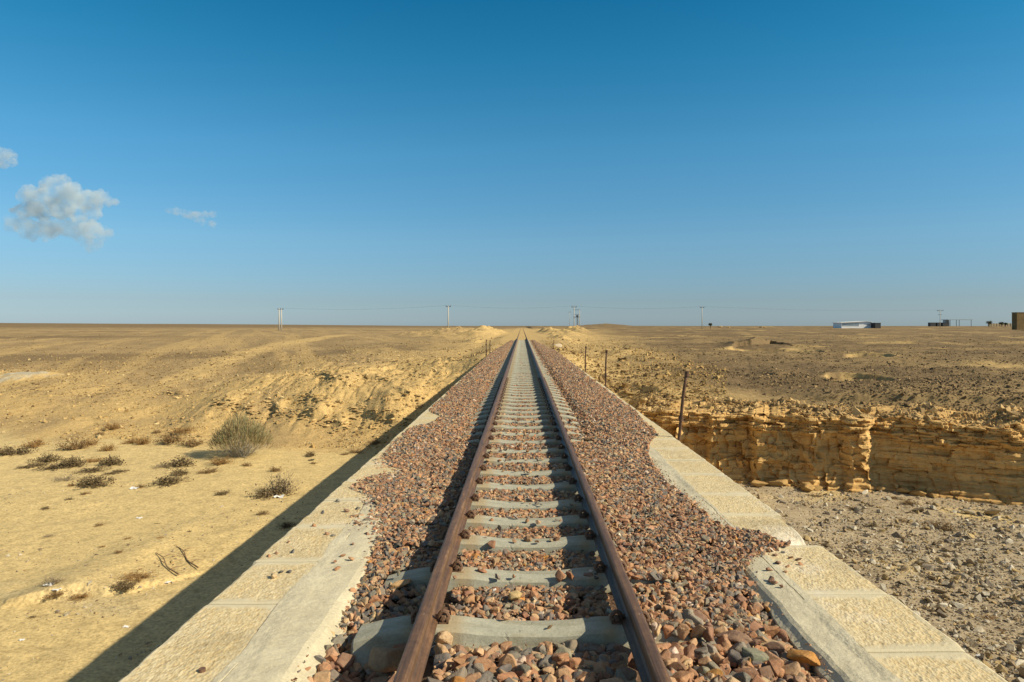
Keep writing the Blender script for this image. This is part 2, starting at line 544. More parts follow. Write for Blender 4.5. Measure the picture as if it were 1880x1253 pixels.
    E = E + mound(-10.8, 40.5, 2.6, 3.6, 0.75, 66) + mound(-6.8, 38.5, 2.0, 2.6, 0.55, 67) + mound(-16.5, 44, 3.2, 3.5, 0.55, 68) + mound(-5.0, 47, 2.2, 4.0, 0.5, 69)
    E = E + mound(-14, 150, 5, 15, 1.25, 72) + mound(-7.5, 118, 2.4, 12, 0.8, 73) + mound(8.5, 128, 2.4, 14, 0.9, 74)
    E = E + mound(-21, 150, 7, 10, 0.9, 94) + mound(-13, 120, 4, 12, 0.5, 95) + mound(4.8, 92, 1.8, 13, 0.8, 96) + mound(-5.6, 88, 1.6, 9, 0.5, 97)
    E = E + mound(8.0, 55, 2.6, 12, 0.35, 98)
    # track bed: embankment beyond the abutment
    we = sm(40, 46, y) * (1 - sm(2.5, 5.2, np.abs(x - 0.2)))
    E = mix(E, np.interp(y, [40, 78, 86, 400, 2000], [-1.86, -1.86, -1.635, -1.64, -2.2]), we)
    # near bank behind the camera
    E = np.where(y < -6, mix(E, -2.3, sm(-6.5, -16, y)), E)
    aux = dict(d=d, wk=wk, wr=wr, kn=kn, slope=slope, pits=np.clip(k1 + k2 + k3, 0, 1), lm=lm, we=we, n5=n5, p4=k4)
    return E, aux

def gz(x, y):
    return terrain_e(np.array([x], float), np.array([y], float))[0][0] + CZ

def hit(px, py, y0=6.0, y1=3000.0):
    """where the line of sight through a photo pixel meets the ground"""
    Y = np.geomspace(y0, y1, 4000)
    X = (px - 958) / F * Y
    Zr = -(py - 598) / F * Y
    E, _ = terrain_e(X, Y)
    k = np.argmax(E >= Zr) if np.any(E >= Zr) else len(Y) - 1
    return Vector((X[k], Y[k], E[k] + CZ))

def ledge_px(pts, h, run, rough, seed):
    g = [hit(*p) for p in pts]
    g.sort(key=lambda v: v.x)
    return (np.array([v.x for v in g]), np.array([v.y for v in g]), h, run, rough, seed)
_led = [ledge_px(*a) for a in [
    ([(489, 741), (500, 752), (512, 766)], 0.40, 2.2, 0.35, 1), ([(539, 758), (552, 766), (575, 773), (606, 775)], 0.55, 3.0, 0.35, 2),
    ([(556, 736), (566, 742), (580, 747), (604, 749)], 0.32, 2.5, 0.3, 3), ([(655, 757), (672, 766), (690, 774), (715, 777), (745, 778)], 0.55, 4.5, 0.3, 4),
    ([(607, 780), (618, 786), (630, 789)], 0.40, 1.8, 0.25, 5), ([(584, 690), (600, 692), (618, 693)], 0.45, 3.0, 0.5, 6),
    ([(664, 694), (680, 700), (704, 698)], 0.5, 3.0, 0.5, 7), ([(396, 743), (410, 746), (424, 745)], 0.32, 2.0, 0.4, 8), ([(436, 752), (450, 758), (464, 762)], 0.3, 2.0, 0.4, 9),
    ([(300, 723), (318, 726), (336, 728)], 0.22, 2.0, 0.4, 10), ([(725, 740), (745, 742), (768, 738)], 0.4, 2.5, 0.4, 11),
    ([(1335, 644), (1352, 637), (1380, 633), (1415, 632), (1450, 631), (1475, 632), (1490, 636)], 1.0, 7.0, 0.5, 12),
    ([(-90, 1122), (20, 1112), (110, 1098), (230, 1086), (300, 1073), (430, 1036)], 0.30, 7.0, 0.5, 16),
    ([(1220, 678), (1262, 682), (1320, 680)], 0.22, 3.0, 0.6, 13), ([(1405, 688), (1425, 690), (1450, 688)], 0.2, 2.0, 0.6, 14), ([(1170, 716), (1200, 722), (1235, 722)], 0.25, 2.0, 0.5, 15)]]
LEDGES.extend(_led)

# dirt track, as ground points
road_px = [(60, 806), (165, 775), (230, 735), (332, 697), (421, 660), (480, 642), (528, 630), (604, 619), (655, 615)]
road = [hit(*p) for p in road_px]
pile = hit(38, 694)

def seg_dist(x, y, pts):
    best = np.full(x.shape, 1e9)
    for a, b in zip(pts[:-1], pts[1:]):
        dx, dy = b.x - a.x, b.y - a.y
        t = np.clip(((x - a.x) * dx + (y - a.y) * dy) / (dx * dx + dy * dy), 0, 1)
        best = np.minimum(best, np.hypot(x - a.x - t * dx, y - a.y - t * dy))
    return best

SAND = np.array([0.67, 0.515, 0.24]); SAND_P = np.array([0.57, 0.47, 0.265])
YEL = np.array([0.60, 0.425, 0.18]); STONY = np.array([0.33, 0.235, 0.115]); DARK = np.array([0.215, 0.152, 0.08])
RFLOOR = np.array([0.43, 0.35, 0.23]); BROWN = np.array([0.42, 0.30, 0.145]); WHITE = np.array([0.52, 0.46, 0.33])

def mixv(a, b, t):
    return a + (b - a) * t[..., None]

def terrain_col(x, y, E, A):
    d = A['d']
    one = np.ones(x.shape + (3,))
    nA = fbm(x / 14, y / 9, 101, 4); nB = fbm(x / 2.4, y / 2.4, 102, 4); nC = fbm(x / 45 + y / 160, y / 7, 103, 5)
    # floor
    c = mixv(one * SAND, one * SAND_P, sm(-0.1, 0.5, fbm(x / 6, y / 2.2, 104, 4) + (11 - y) * 0.06))
    c = mixv(c, one * RFLOOR, sm(2, 7, x) * sm(-0.6, 0.2, nB + 0.25))
    # bank
    bank = mixv(one * YEL, one * BROWN, sm(-0.25, 0.35, nB * 0.6 + nA))
    uu = (x * -0.36 + y * 0.93); vv = (x * 0.93 + y * 0.36)
    nS = fbm(uu / 45, vv / 3.2, 112, 5)
    nC = 0.6 * nC + 0.7 * nS
    plainc = mixv(one * STONY, one * BROWN, sm(-0.35, 0.4, nC))
    plainc = mixv(plainc, one * DARK, sm(0.05, 0.55, fbm(x / 80 - y / 200, y / 14, 105, 5)) * 0.8)
    left = mixv(bank, plainc, sm(10, 22, d + 6 * nA - 6 * A['kn']))
    yl = sm(0.0, 0.4, fbm(uu / 60 + 4, vv / 2.6, 106, 5) - 0.03) * 0.6          # sandy streaks
    left = mixv(left, one * YEL * 0.92, yl * (1 - sm(150, 400, y)))
    rightc = mixv(one * DARK * 0.92, one * STONY * 0.86, sm(-0.3, 0.4, nB * 0.5 + nA))
    rightc = mixv(rightc, one * YEL * 0.85, sm(0.22, 0.6, fbm(x / 6, y / 9, 107, 5)) * 0.75)
    tr = np.exp(-((x - 2.5) / np.interp(y, [28, 60, 120, 300], [6.0, 7.5, 14, 30])) ** 2) * (1 - sm(250, 400, y))
    rightc = mixv(rightc, one * YEL, np.clip(tr * 1.35 - 0.15 + 0.3 * nA, 0, 1))
    rightc = mixv(rightc, one * YEL * 0.95, (1 - sm(0.6, 2.2, d + 1.5 * nB)) * 0.6)
    b = mixv(left, rightc, sm(0, 7, x))
    b = mixv(b, one * YEL * 1.02, A['pits'] * sm(-0.25, 0.25, nB + 0.05) * 0.75)
    tl = np.exp(-((x + 2.5) / np.interp(y, [28, 60, 120, 300], [9, 7, 11, 25])) ** 2) * (1 - sm(230, 400, y))
    b = mixv(b, one * YEL, np.where(x < 2, np.clip(tl * 1.3 - 0.2 + 0.35 * nB, 0, 1), 0) * 0.9)
    far = sm(260, 900, y)
    fc = mixv(one * STONY * 0.78, one * DARK * 1.05, sm(-0.3, 0.3, fbm(x / 300, y / 120, 108, 5)))
    fc = mixv(fc, one * YEL * 0.9, sm(0.42, 0.6, fbm(x / 160, y / 50, 109, 4)) * (1 - sm(700, 1500, y)))
    b = mixv(b, fc, far)
    rd = seg_dist(x, y, road)
    wr_ = np.interp(y, [30, 60, 150], [1.3, 1.5, 2.2])
    b = mixv(b, one * YEL * 1.04, (1 - sm(wr_ * 0.5, wr_ * 1.6, rd + 0.8 * nB)) * 0.8)
    pd = np.hypot((x - pile.x) / 3.0, (y - pile.y) / 2.4) + 0.9 * fbm(x / 1.2, y / 1.2, 111, 5)
    b = mixv(b, one * WHITE, (1 - sm(0.5, 0.95, pd)))
    c = mixv(c, b, sm(-0.6, 1.2, d + 0.9 * nB))
    c = mixv(c, one * YEL * 0.95, A['we'] * sm(78, 86, y) * (1 - sm(300, 600, y)) * 0.8)
    return np.clip(c, 0.01, 0.8)

# ground fan: dense where the eye looks, running out to the horizon
def build_ground():
    r = np.concatenate([np.geomspace(2.5, 10, 40, endpoint=False), np.geomspace(10, 90, 780, endpoint=False),
                        np.geomspace(90, 420, 260, endpoint=False), np.geomspace(420, 9000, 130)])
    th = np.concatenate([np.linspace(-75, -41, 110, endpoint=False), np.linspace(-41, 41, 1080, endpoint=False), np.linspace(41, 75, 111)])
    t = np.radians(th)
    RR, TT = np.meshgrid(r, t, indexing='ij')
    X = RR * np.sin(TT); Y = RR * np.cos(TT)
    E, A = terrain_e(X, Y)
    pd = np.hypot((X - pile.x) / 3.4, (Y - pile.y) / 2.6)
    E = E + 0.35 * (1 - sm(0.2, 1.0, pd + 0.3 * fbm(X, Y, 120, 3)))
    C = terrain_col(X, Y, E, A)
    P = np.stack([X, Y, E + CZ], -1)
    o = grid_mesh('ground', P, M['ground'], colors=C, smooth=True, flip=False)
    tag(o, kind='structure')
    # ground behind and beside the camera, coarse
    xs = np.linspace(-60, 60, 121); ys = np.linspace(-60, 2.6, 64)
    GX, GY = np.meshgrid(xs, ys, indexing='xy')
    E2, A2 = terrain_e(GX, GY)
    P2 = np.stack([GX, GY, E2 + CZ - 0.03], -1)
    o2 = grid_mesh('ground', P2, M['ground'], colors=terrain_col(GX, GY, E2, A2), smooth=True, flip=False)
    tag(o2, kind='structure')
build_ground()

# ------------------------------------------------------------------ cliff
TOPV = []
def build_cliff():
    X = np.arange(4.6, 40, 0.028)
    T = np.concatenate([np.linspace(0, 1, 150), np.linspace(1.01, 1.6, 40)])
    XX, TT = np.meshgrid(X, T, indexing='xy')
    base = ybase(XX)
    topz = -3.42 + 0.24 * fbm(XX / 1.6, XX * 0, 201, 5)
    z = -6.25 + (topz + 6.25) * np.clip(TT, 0, 1)
    rb = np.random.default_rng(5)
    warp = 0.10 * fbm(XX / 0.7, z / 0.7, 203, 4)
    zz = z + 0.06 * fbm(XX / 3.0, XX * 0 + 3, 202, 3) + 0.25 * warp
    xx = XX + 0.8 * warp
    def facets(hs, hz, zlo, zhi, tilt, rnd_, seed, smin=4.0, smax=41.0):
        """irregular blocks: nearest seed wins, each with its own set-back and tilt"""
        r_ = np.random.default_rng(seed)
        nzr = max(1, int(round((zhi - zlo) / hz)))
        best = np.full(XX.shape, 1e9); sec = np.full(XX.shape, 1e9); out = np.zeros(XX.shape); rid = np.zeros(XX.shape)
        for row in range(nzr):
            zc = zlo + (row + 0.5) * (zhi - zlo) / nzr
            sx = smin
            while sx < smax:
                w = hs * r_.uniform(0.5, 1.6); sx += w
                cx, cz = sx, zc + r_.uniform(-0.18, 0.18) * hz
                o, ts, tz = r_.uniform(-1, 1) * rnd_, r_.normal(-0.3 * tilt, tilt), r_.normal(0, tilt * 0.6); q = r_.uniform()
                i0 = max(0, int((cx - 3 * hs - 4.6) / 0.028)); i1 = min(XX.shape[1], int((cx + 3 * hs - 4.6) / 0.028))
                if i1 <= i0: continue
                sl = (slice(None), slice(i0, i1))
                d_ = np.maximum(np.abs(xx[sl] - cx) / hs, np.abs(zz[sl] - cz) / hz) + 0.25 * np.hypot((xx[sl] - cx) / hs, (zz[sl] - cz) / hz)
                m1 = d_ < best[sl]
                sec[sl] = np.where(m1, best[sl], np.minimum(sec[sl], d_))
                out[sl] = np.where(m1, o + ts * (xx[sl] - cx) + tz * (zz[sl] - cz), out[sl])
                rid[sl] = np.where(m1, q, rid[sl])
                best[sl] = np.where(m1, d_, best[sl])
        return out, np.clip(sec - best, 0, 1), rid
    blocky = np.interp(XX, [4.6, 12.3, 13.2, 17, 40], [1.0, 1.0, 0.0, 0.0, 0.2])
    A1, g1, rnd = facets(0.80, 0.52, -5.75, -3.95, 0.42, 0.16, 1)
    A2, g2, r2 = facets(0.26, 0.24, -5.75, -3.3, 0.55, 0.07, 2)
    A3, g3, r3 = facets(1.25, 0.26, -5.75, -3.9, 0.12, 0.085, 3)
    A4, g4, r4 = facets(0.50, 0.105, -4.55, -3.2, 0.28, 0.13, 4)
    rnd = mix(r3, rnd, blocky)
    low = 1 - sm(-4.12, -3.92, z + 0.12 * fbm(XX / 1.2, XX * 0, 214, 3) + 0.30 * sm(13, 14.5, XX))
    crack = lambda g, w: 1 - sm(0.0, w, g)
    offb = A1 + 0.8 * A2 - 0.04 * crack(g1, 0.05) - 0.012 * crack(g2, 0.08)
    offs = A3 + 0.35 * A2 + 0.05 * fbm(XX / 0.8, z / 0.12, 223, 4) - 0.035 * crack(g3, 0.03)
    off = low * mix(offs, offb, blocky) + (1 - low) * (A4 * 1.25 + 0.5 * A2 - 0.07 * crack(g4, 0.18) + 0.07 + 0.10 * fbm(XX / 0.9, XX * 0, 215, 4))
    # stepped foot of thin beds
    off = off + 0.20 * (1 - sm(-5.80, -5.74, zz)) + 0.16 * (1 - sm(-5.98, -5.95, zz)) + 0.10 * (1 - sm(-5.62, -5.58, zz))
    for zb, dp in ((-5.18, 0.06), (-4.66, 0.03), (-4.05, 0.07), (-3.72, 0.05), (-5.45, 0.03), (-5.32, 0.03), (-4.92, 0.025), (-4.38, 0.04), (-4.22, 0.04), (-3.88, 0.06), (-5.62, 0.04)):
        off = off - dp * (1 - sm(0.0, 0.03, np.abs(zz - zb))) * vn2(XX / 1.4, XX * 0 + zb, 212)
    # plan shape: buttresses and bays
    xs = [4.6, 5.8, 7.35, 7.55, 8.9, 9.1, 10.7, 10.95, 12.0, 12.2, 12.75, 12.98, 15.0, 16.5, 16.75, 17.2, 17.6, 21, 21.4, 40]
    po = [-0.3, 0.30, 0.00, 0.38, 0.05, 0.42, 0.10, 0.45, 0.22, 0.50, 0.40, -0.14, 0.06, 0.30, 0.38, 0.34, 0.06, 0.70, 0.35, 1.2]
    off = off + np.interp(XX + 0.18 * fbm(XX, z * 1.5, 207, 4), xs, po)
    off = off + 0.16 * fbm(XX / 1.3, z / 1.6, 208, 4) * (0.35 + 0.65 * blocky) + 0.035 * fbm(XX / 0.18, z / 0.14, 209, 4)
    lob = np.exp(-((XX - 16.4) / 0.9) ** 2) * 0.30 + np.exp(-((XX - 12.4) / 0.9) ** 2) * 0.22 + 0.12 * np.clip(fbm(XX / 0.8, XX * 0, 216, 3), 0, 1)
    off = off + lob * sm(-4.35, -4.0, z + 0.2 * fbm(XX / 0.4, XX * 0, 217, 3))
    off = off - 0.04 * np.clip(TT, 0, 1)
    over = np.clip((TT - 1) / 0.6, 0, 1)
    nx, ny = -0.35, -0.937
    back = over * 2.4
    Px = XX + nx * (off - back) * 1.0
    Py = base + ny * (off - back) - 0.10
    # tuck the brow into the plateau
    e2, _ = terrain_e(Px, Py)
    zt = np.where(over > 0, mix(z, np.maximum(e2 - 0.05, topz) + 0.05 * fbm(Px / 0.5, Py / 0.5, 210, 4), sm(0.05, 0.6, over)) - 0.10 * sm(0.8, 1, over), z)
    for k_, p_ in enumerate((0.10, 0.24, 0.36, 0.50, 0.64)):
        zt = zt + 0.06 * sm(p_, p_ + 0.025, over + 0.16 * fbm(XX / 1.1 + 9 * k_, XX * 0 + k_, 218, 5)) * sm(0.0, 0.4, vn2(XX / 2.0 + 5 * k_, XX * 0, 221) - 0.2)
    zt = zt + sm(0, 0.1, over) * 0.035 * fbm(Px / 0.3, Py / 0.2, 211, 4) - 0.3 * sm(0.85, 1, over)
    rows = T > 1.0
    TOPV.append((Px[rows], Py[rows], zt[rows] + CZ))
    C = np.ones(XX.shape + (3,))
    C *= (0.90 + 0.2 * rnd)[..., None]
    C = mixv(C, np.ones_like(C) * np.array([0.80, 0.79, 0.78]), sm(0.02, 0.25, over) * sm(-0.5, 0.2, fbm(XX / 0.5, over * 6, 219, 4)))
    # dark bedding seams
    P = np.stack([Px, Py, zt + CZ], -1)
    o = grid_mesh('cliff', P, M['cliff'], colors=C, smooth=False, flip=False)
    tag(o, kind='structure')
build_cliff()

# ------------------------------------------------------------------ stones
def stone_variant(npts, bevel, seed, flat=0.7, long_=1.25):
    rs = random.Random(seed)
    bm = bmesh.new()
    for _ in range(npts):
        v = Vector((rs.gauss(0, 1), rs.gauss(0, 1), rs.gauss(0, 1))).normalized()
        k = 1.0 / max(abs(v.x), abs(v.y), abs(v.z)) ** rs.uniform(0.35, 0.75)
        v = v * k * rs.uniform(0.82, 1.02)
        bm.verts.new((v.x * long_, v.y, v.z * flat))
    r = bmesh.ops.convex_hull(bm, input=bm.verts)
    bmesh.ops.delete(bm, geom=[g for g in r['geom_interior'] if isinstance(g, bmesh.types.BMVert)], context='VERTS')
    bmesh.ops.dissolve_limit(bm, angle_limit=R(14), verts=bm.verts, edges=bm.edges)
    if bevel:
        bmesh.ops.bevel(bm, geom=list(bm.edges), offset=bevel, segments=1, affect='EDGES', profile=0.5)
    bmesh.ops.recalc_face_normals(bm, faces=bm.faces)
    bmesh.ops.triangulate(bm, faces=bm.faces)
    bm.verts.index_update()
    v = np.array([p.co[:] for p in bm.verts], np.float32)
    f = np.array([[q.index for q in fc.verts] for fc in bm.faces], np.int32)
    bm.free()
    v -= (v.max(0) + v.min(0)) / 2
    v /= np.abs(v).max()
    return v, f

V_HI = [stone_variant(16, 0.07, 100 + i, random.uniform(0.55, 0.95), random.uniform(1.0, 1.5)) for i in range(26)]
V_MID = [stone_variant(14, 0, 200 + i, random.uniform(0.55, 0.95), random.uniform(1.0, 1.5)) for i in range(30)]
V_LO = [stone_variant(9, 0, 300 + i, random.uniform(0.6, 0.95), random.uniform(1.0, 1.4)) for i in range(20)]

def rot_mats(n, tilt):
    a = rng.uniform(0, 2 * np.pi, n); b = rng.normal(0, tilt, n); c = rng.normal(0, tilt, n)
    ca, sa = np.cos(a), np.sin(a); cb, sb = np.cos(b), np.sin(b); cc, s_ = np.cos(c), np.sin(c)
    Z = np.zeros(n); O = np.ones(n)
    Rz = np.stack([ca, -sa, Z, sa, ca, Z, Z, Z, O], -1).reshape(-1, 3, 3)
    Rx = np.stack([O, Z, Z, Z, cb, -sb, Z, sb, cb], -1).reshape(-1, 3, 3)
    Ry = np.stack([cc, Z, s_, Z, O, Z, -s_, Z, cc], -1).reshape(-1, 3, 3)
    return Rz @ Rx @ Ry @ np.roll(Rz, 1, 0)

def scatter(name, var, pos, size, cols, m, tilt=0.5, smooth=False):
    n = len(pos)
    which = rng.integers(0, len(var), n)
    RM = rot_mats(n, tilt)
    sc3 = np.stack([rng.uniform(0.8, 1.25, n), rng.uniform(0.8, 1.15, n), rng.uniform(0.75, 1.1, n)], -1) * np.asarray(size)[:, None]
    VV = []; FF = []; CC = []; o = 0
    for k, (v, f) in enumerate(var):
        ix = np.where(which == k)[0]
        if not len(ix): continue
        p = np.einsum('nij,nvj->nvi', RM[ix], v[None] * sc3[ix][:, None, :]) + pos[ix][:, None, :]
        VV.append(p.reshape(-1, 3))
        FF.append((f[None] + (o + np.arange(len(ix)) * len(v))[:, None, None]).reshape(-1, 3))
        CC.append(np.repeat(cols[ix], len(v), 0))
        o += len(ix) * len(v)
    V = np.concatenate(VV); Fc = np.concatenate(FF); C = np.concatenate(CC)
    ob = np_obj(name, V, Fc.ravel(), np.arange(len(Fc)) * 3, m, None, C, smooth)
    return ob

PAL = np.array([[0.42, 0.215, 0.105], [0.47, 0.275, 0.145], [0.32, 0.165, 0.095], [0.52, 0.34, 0.19], [0.25, 0.145, 0.095],
                [0.21, 0.205, 0.175], [0.28, 0.265, 0.20], [0.145, 0.15, 0.145], [0.54, 0.40, 0.22], [0.66, 0.57, 0.44], [0.54, 0.26, 0.055]])
PNAME = ['reddish brown', 'pinkish brown', 'dark red', 'sandy pink', 'dark brown', 'slate grey', 'greenish grey', 'blue grey', 'tan', 'pale cream', 'orange']
PW = np.array([0.15, 0.15, 0.09, 0.13, 0.08, 0.12, 0.115, 0.075, 0.085, 0.02, 0.01])
PW = PW / PW.sum()

def ballast_cols(n, w=PW):
    k = rng.choice(len(PAL), n, p=w)
    c = PAL[k] * np.array([0.95, 0.93, 0.92]) * rng.uniform(0.7, 1.22, (n, 1)) * rng.uniform(0.95, 1.05, (n, 3))
    c = (c * 0.94 + np.array([0.40, 0.26, 0.165]) * 0.06) * np.array([1.0, 0.98, 0.98])
    return c, k

# ------------------------------------------------------------------ track data
XC = 0.048
XL, XR = -0.530, 0.625                 # rail centres
sl_y = [3.95, 4.79, 5.50, 6.10, 6.68, 7.42, 8.12, 8.85, 9.52, 10.26, 11.0, 11.74, 12.43, 13.14, 13.86]
while sl_y[-1] < 84:
    sl_y.append(sl_y[-1] + random.uniform(0.66, 0.76))
sl_y = np.array(sl_y)
SL_H = 1.01                           # half length

def xl(y):
    return np.interp(y, [2, 3.3, 4.5, 5.5, 6.1, 6.8, 7.3, 7.8, 8.2, 8.6, 9.2, 11.6, 12.3, 13.2, 13.9, 16, 20, 46, 60, 85], [-1.05, -1.10, -1.2, -1.42, -1.55, -1.64, -1.87, -1.84, -1.66, -1.86, -1.90, -1.88, -1.62, -1.60, -1.88, -1.90, -1.93, -1.95, -1.6, -1.25]) \
        + 0.09 * fbm(np.asarray(y) * 1.3, np.asarray(y) * 0, 301, 3)

def xr(y):
    return np.interp(y, [2, 3.3, 4.9, 5.15, 5.42, 5.75, 6.0, 7, 8.6, 10, 11, 14, 46, 60, 85], [1.55, 1.56, 1.60, 1.74, 2.14, 2.02, 1.74, 1.66, 1.64, 1.84, 2.18, 2.27, 2.33, 1.9, 1.35]) \
        + 0.06 * fbm(np.asarray(y) * 1.3, np.asarray(y) * 0 + 5, 302, 3)

def bz(x, y):
    """ballast surface"""
    x = np.asarray(x, float); y = np.asarray(y, float)
    ins = np.interp(y, [3, 3.8, 4.3, 5, 7, 11, 15, 40], [-0.075, -0.075, -0.075, -0.06, -0.048, -0.052, -0.075, -0.085])
    lft = np.interp(y, [3, 4.0, 5, 8, 40], [-0.10, -0.07, -0.05, -0.02, 0.0])
    rgt = np.interp(y, [3, 4.2, 5, 6, 9, 40], [-0.09, -0.07, -0.045, -0.02, 0.0, 0.015])
    z = np.where(x < XL, lft, np.where(x > XR, rgt, ins))
    z = z - 0.075 * sm(9, 14, y) * (1 - sm(1.0, 1.2, np.abs(x - XC))) * ((x < XL) | (x > XR))
    z = z - 0.15 * np.exp(-((x + 0.80) / 0.28) ** 2 - ((y - 3.62) / 0.24) ** 2)
    z = z - 0.10 * np.exp(-((x + 0.98) / 0.14) ** 2 - ((y - 3.95) / 0.25) ** 2)
    z = z - 0.06 * np.exp(-((x + 0.70) / 0.2) ** 2 - ((y - 4.35) / 0.14) ** 2)
    # foot of the heap meeting the mortar edges
    el = sm(0.0, 0.35, x - xl(y)); er = sm(0.0, 0.35, xr(y) - x)
    z = mix(np.interp(y, [3, 4.5, 6, 12], [-0.13, -0.11, -0.05, -0.03]), z, el)
    z = mix(np.interp(y, [3, 4.3, 4.9, 12], [-0.15, -0.11, -0.03, -0.02]), z, er)
    z = z + 0.018 * fbm(x * 1.6, y * 1.6, 310, 3)
    return z

# ------------------------------------------------------------------ bridge
bridge = empty('stone_bridge', (0.195, 20, -4.3))
tag(bridge, 'long pale stone railway bridge crossing the dry wadi with flat block parapets', 'bridge')
BO = np.array([0.195, 20, -4.3])
WX0, WX1 = -2.0, 2.42
ZW = -0.03
B_END = 47.0

def sweep(profile, ys, name, m, parent, jit=0.0, seed=1, origin=BO, colors=None, caps=True, smooth=False, fn=None):
    pr = np.array(profile, float)
    P = np.zeros((len(ys), len(pr), 3))
    P[..., 0] = pr[None, :, 0]; P[..., 2] = pr[None, :, 1]; P[..., 1] = np.array(ys)[:, None]
    if fn is not None: P = fn(P)
    if jit:
        P[..., 0] += jit * fbm(P[..., 1] * 3 + P[..., 2] * 2, P[..., 0] * 3, seed, 4)
        P[..., 2] += jit * 0.8 * fbm(P[..., 1] * 3.3 + 7, P[..., 0] * 3.3, seed + 5, 4)
    r, c = P.shape[:2]
    i = np.arange(r - 1)[:, None] * c + np.arange(c - 1)[None, :]
    q = np.stack([i, i + c, i + c + 1, i + 1], -1).reshape(-1, 4)
    loops = q.ravel(); starts = np.arange(len(q)) * 4
    if caps:
        l2 = np.concatenate([np.arange(c), (r - 1) * c + np.arange(c)[::-1]])
        starts = np.concatenate([starts, [len(loops), len(loops) + c]])
        loops = np.concatenate([loops, l2])
    V = P.reshape(-1, 3) - origin
    cc = None if colors is None else colors(P).reshape(-1, 3)
    return np_obj(name, V, loops, starts, m, parent, cc, smooth)

def bridge_body():
    # side outline with arches, extruded across
    x0, x1 = WX0 + 0.05, WX1 - 0.05
    out = [(-9.0, -5.2), (-9.0, -0.30), (B_END + 1, -0.30), (B_END + 1, -5.2)]
    arches = [(c, 2.3) for c in (29.0, 22.6, 16.2, 9.8, 3.4, -3.0)]
    pts = list(out)
    for c, r in arches:
        pts += [(c + r, -5.2)]
        for k in range(13):
            a = math.pi * k / 12
            pts.append((c + r * math.cos(a), -3.3 + r * 0.9 * math.sin(a)))
        pts += [(c - r, -5.2)]
    bm = bmesh.new()
    vs = [bm.verts.new((x0 - BO[0], y - BO[1], z - BO[2])) for y, z in pts]
    f = bm.faces.new(vs)
    ex = bmesh.ops.extrude_face_region(bm, geom=[f])
    for g in ex['geom']:
        if isinstance(g, bmesh.types.BMVert): g.co.x += x1 - x0
    bmesh.ops.recalc_face_normals(bm, faces=bm.faces)
    me = bpy.data.meshes.new('arched_wall'); bm.to_mesh(me); bm.free()
    me.materials.append(M['masonry'])
    link(bpy.data.objects.new('arched_wall', me), bridge)
bridge_body()

def coping(x0, x1, y0, y1, side, seed, broken=False):
    rs = random.Random(seed)
    j = 0.0012
    r = 0.022
    dz = rs.uniform(-0.003, 0.003); dx = rs.uniform(-0.012, 0.012)
    near = y0 < 12
    step = 0.02 if y0 < 7 else (0.045 if near else 0.15)
    # ring across: start at inner bottom, over the top, to outer bottom
    nx = int((x1 - x0) / step)
    xs_top = np.linspace(x0 + r, x1 - r, max(nx, 6))
    prof_ = [(x0, -0.30), (x0, ZW - r), (x0 + r * 0.3, ZW - r * 0.3)] + [(x, ZW) for x in xs_top] + [(x1 - r * 0.3, ZW - r * 0.3), (x1, ZW - r), (x1, -0.30)]
    ys = np.linspace(y0 + j, y1 - j, max(int((y1 - y0) / step), 6))
    def fn(P):
        # chipped arrises and rounded ends
        X, Y, Z = P[..., 0].copy(), P[..., 1].copy(), P[..., 2].copy()
        top = Z > -0.2
        e = np.minimum(Y - ys[0], ys[-1] - Y)
        ex_out = (X - x0) if side < 0 else (x1 - X)
        chip = 0.016 * np.clip(fbm(Y * 6, X * 0 + seed, 400, 4), 0, 1) + 0.012 * np.clip(fbm(Y * 1.7, X * 0 + seed, 401, 3), 0, 1)
        Z = np.where(top, Z - (1 - sm(0, 0.05, ex_out)) * chip, Z)
        X = X + np.where(ex_out < 0.02, (1 if side < 0 else -1) * chip * 0.9, 0)
        Z = np.where(top, Z - 0.004 * (1 - sm(0, 0.015, e)) + dz, Z)
        if near:
            Z = np.where(top, Z + 0.005 * fbm(X * 2.2, Y * 2.2, 402, 3) + 0.0045 * fbm(X * 26, Y * 26, 403, 4) * sm(0.02, 0.09, np.minimum(e, np.minimum(X - x0, x1 - X))), Z)
        X = X + dx * 0.5
        if broken:
            w = (1 - sm(y0, y0 + 0.40, Y + 0.10 * fbm(X * 5, Y * 5, 404, 4))) * (1 - sm(0.0, 0.26, ex_out + 0.08 * fbm(X * 5, Y * 5, 405, 4)))
            Z = np.where(top, Z - 0.10 * w ** 1.2, Z)
            X = X - np.where(ex_out < 0.05, 0.10 * (1 - sm(y0, y0 + 0.16, Y)) ** 2, 0)
        return np.stack([X, Y, Z], -1)
    def cf(P):
        X, Y = P[..., 0], P[..., 1]
        e = np.minimum(Y - ys[0], ys[-1] - Y)
        inner = (x1 - X) if side < 0 else (X - x0)
        outer = (X - x0) if side < 0 else (x1 - X)
        nn = fbm(X * 9, Y * 9, 410, 4) * 0.05
        mar = 1 - sm(0.035, 0.095, e + nn)
        mar = np.maximum(mar, (1 - sm(0.012, 0.05, outer + nn)) * 0.9)
        mar = np.maximum(mar, (1 - sm(0.02, 0.10, inner + nn)) * 0.35)
        wh = np.zeros_like(X)
        if broken:
            wh = np.clip(0.95 - (np.hypot((X - x1 + 0.12) / 0.36, (Y - y0 - 0.12) / 0.50) + 3 * nn), 0, 1)
        wh = np.maximum(wh, np.clip(fbm(X * 2, Y * 2, 411, 4) * 1.6 - 0.62, 0, 0.6))
        return np.clip(np.stack([mar, wh, 0 * X], -1), 0, 1)
    return sweep(prof_, ys, 'coping_stone', M['lime'], bridge, fn=fn, colors=cf, smooth=False)

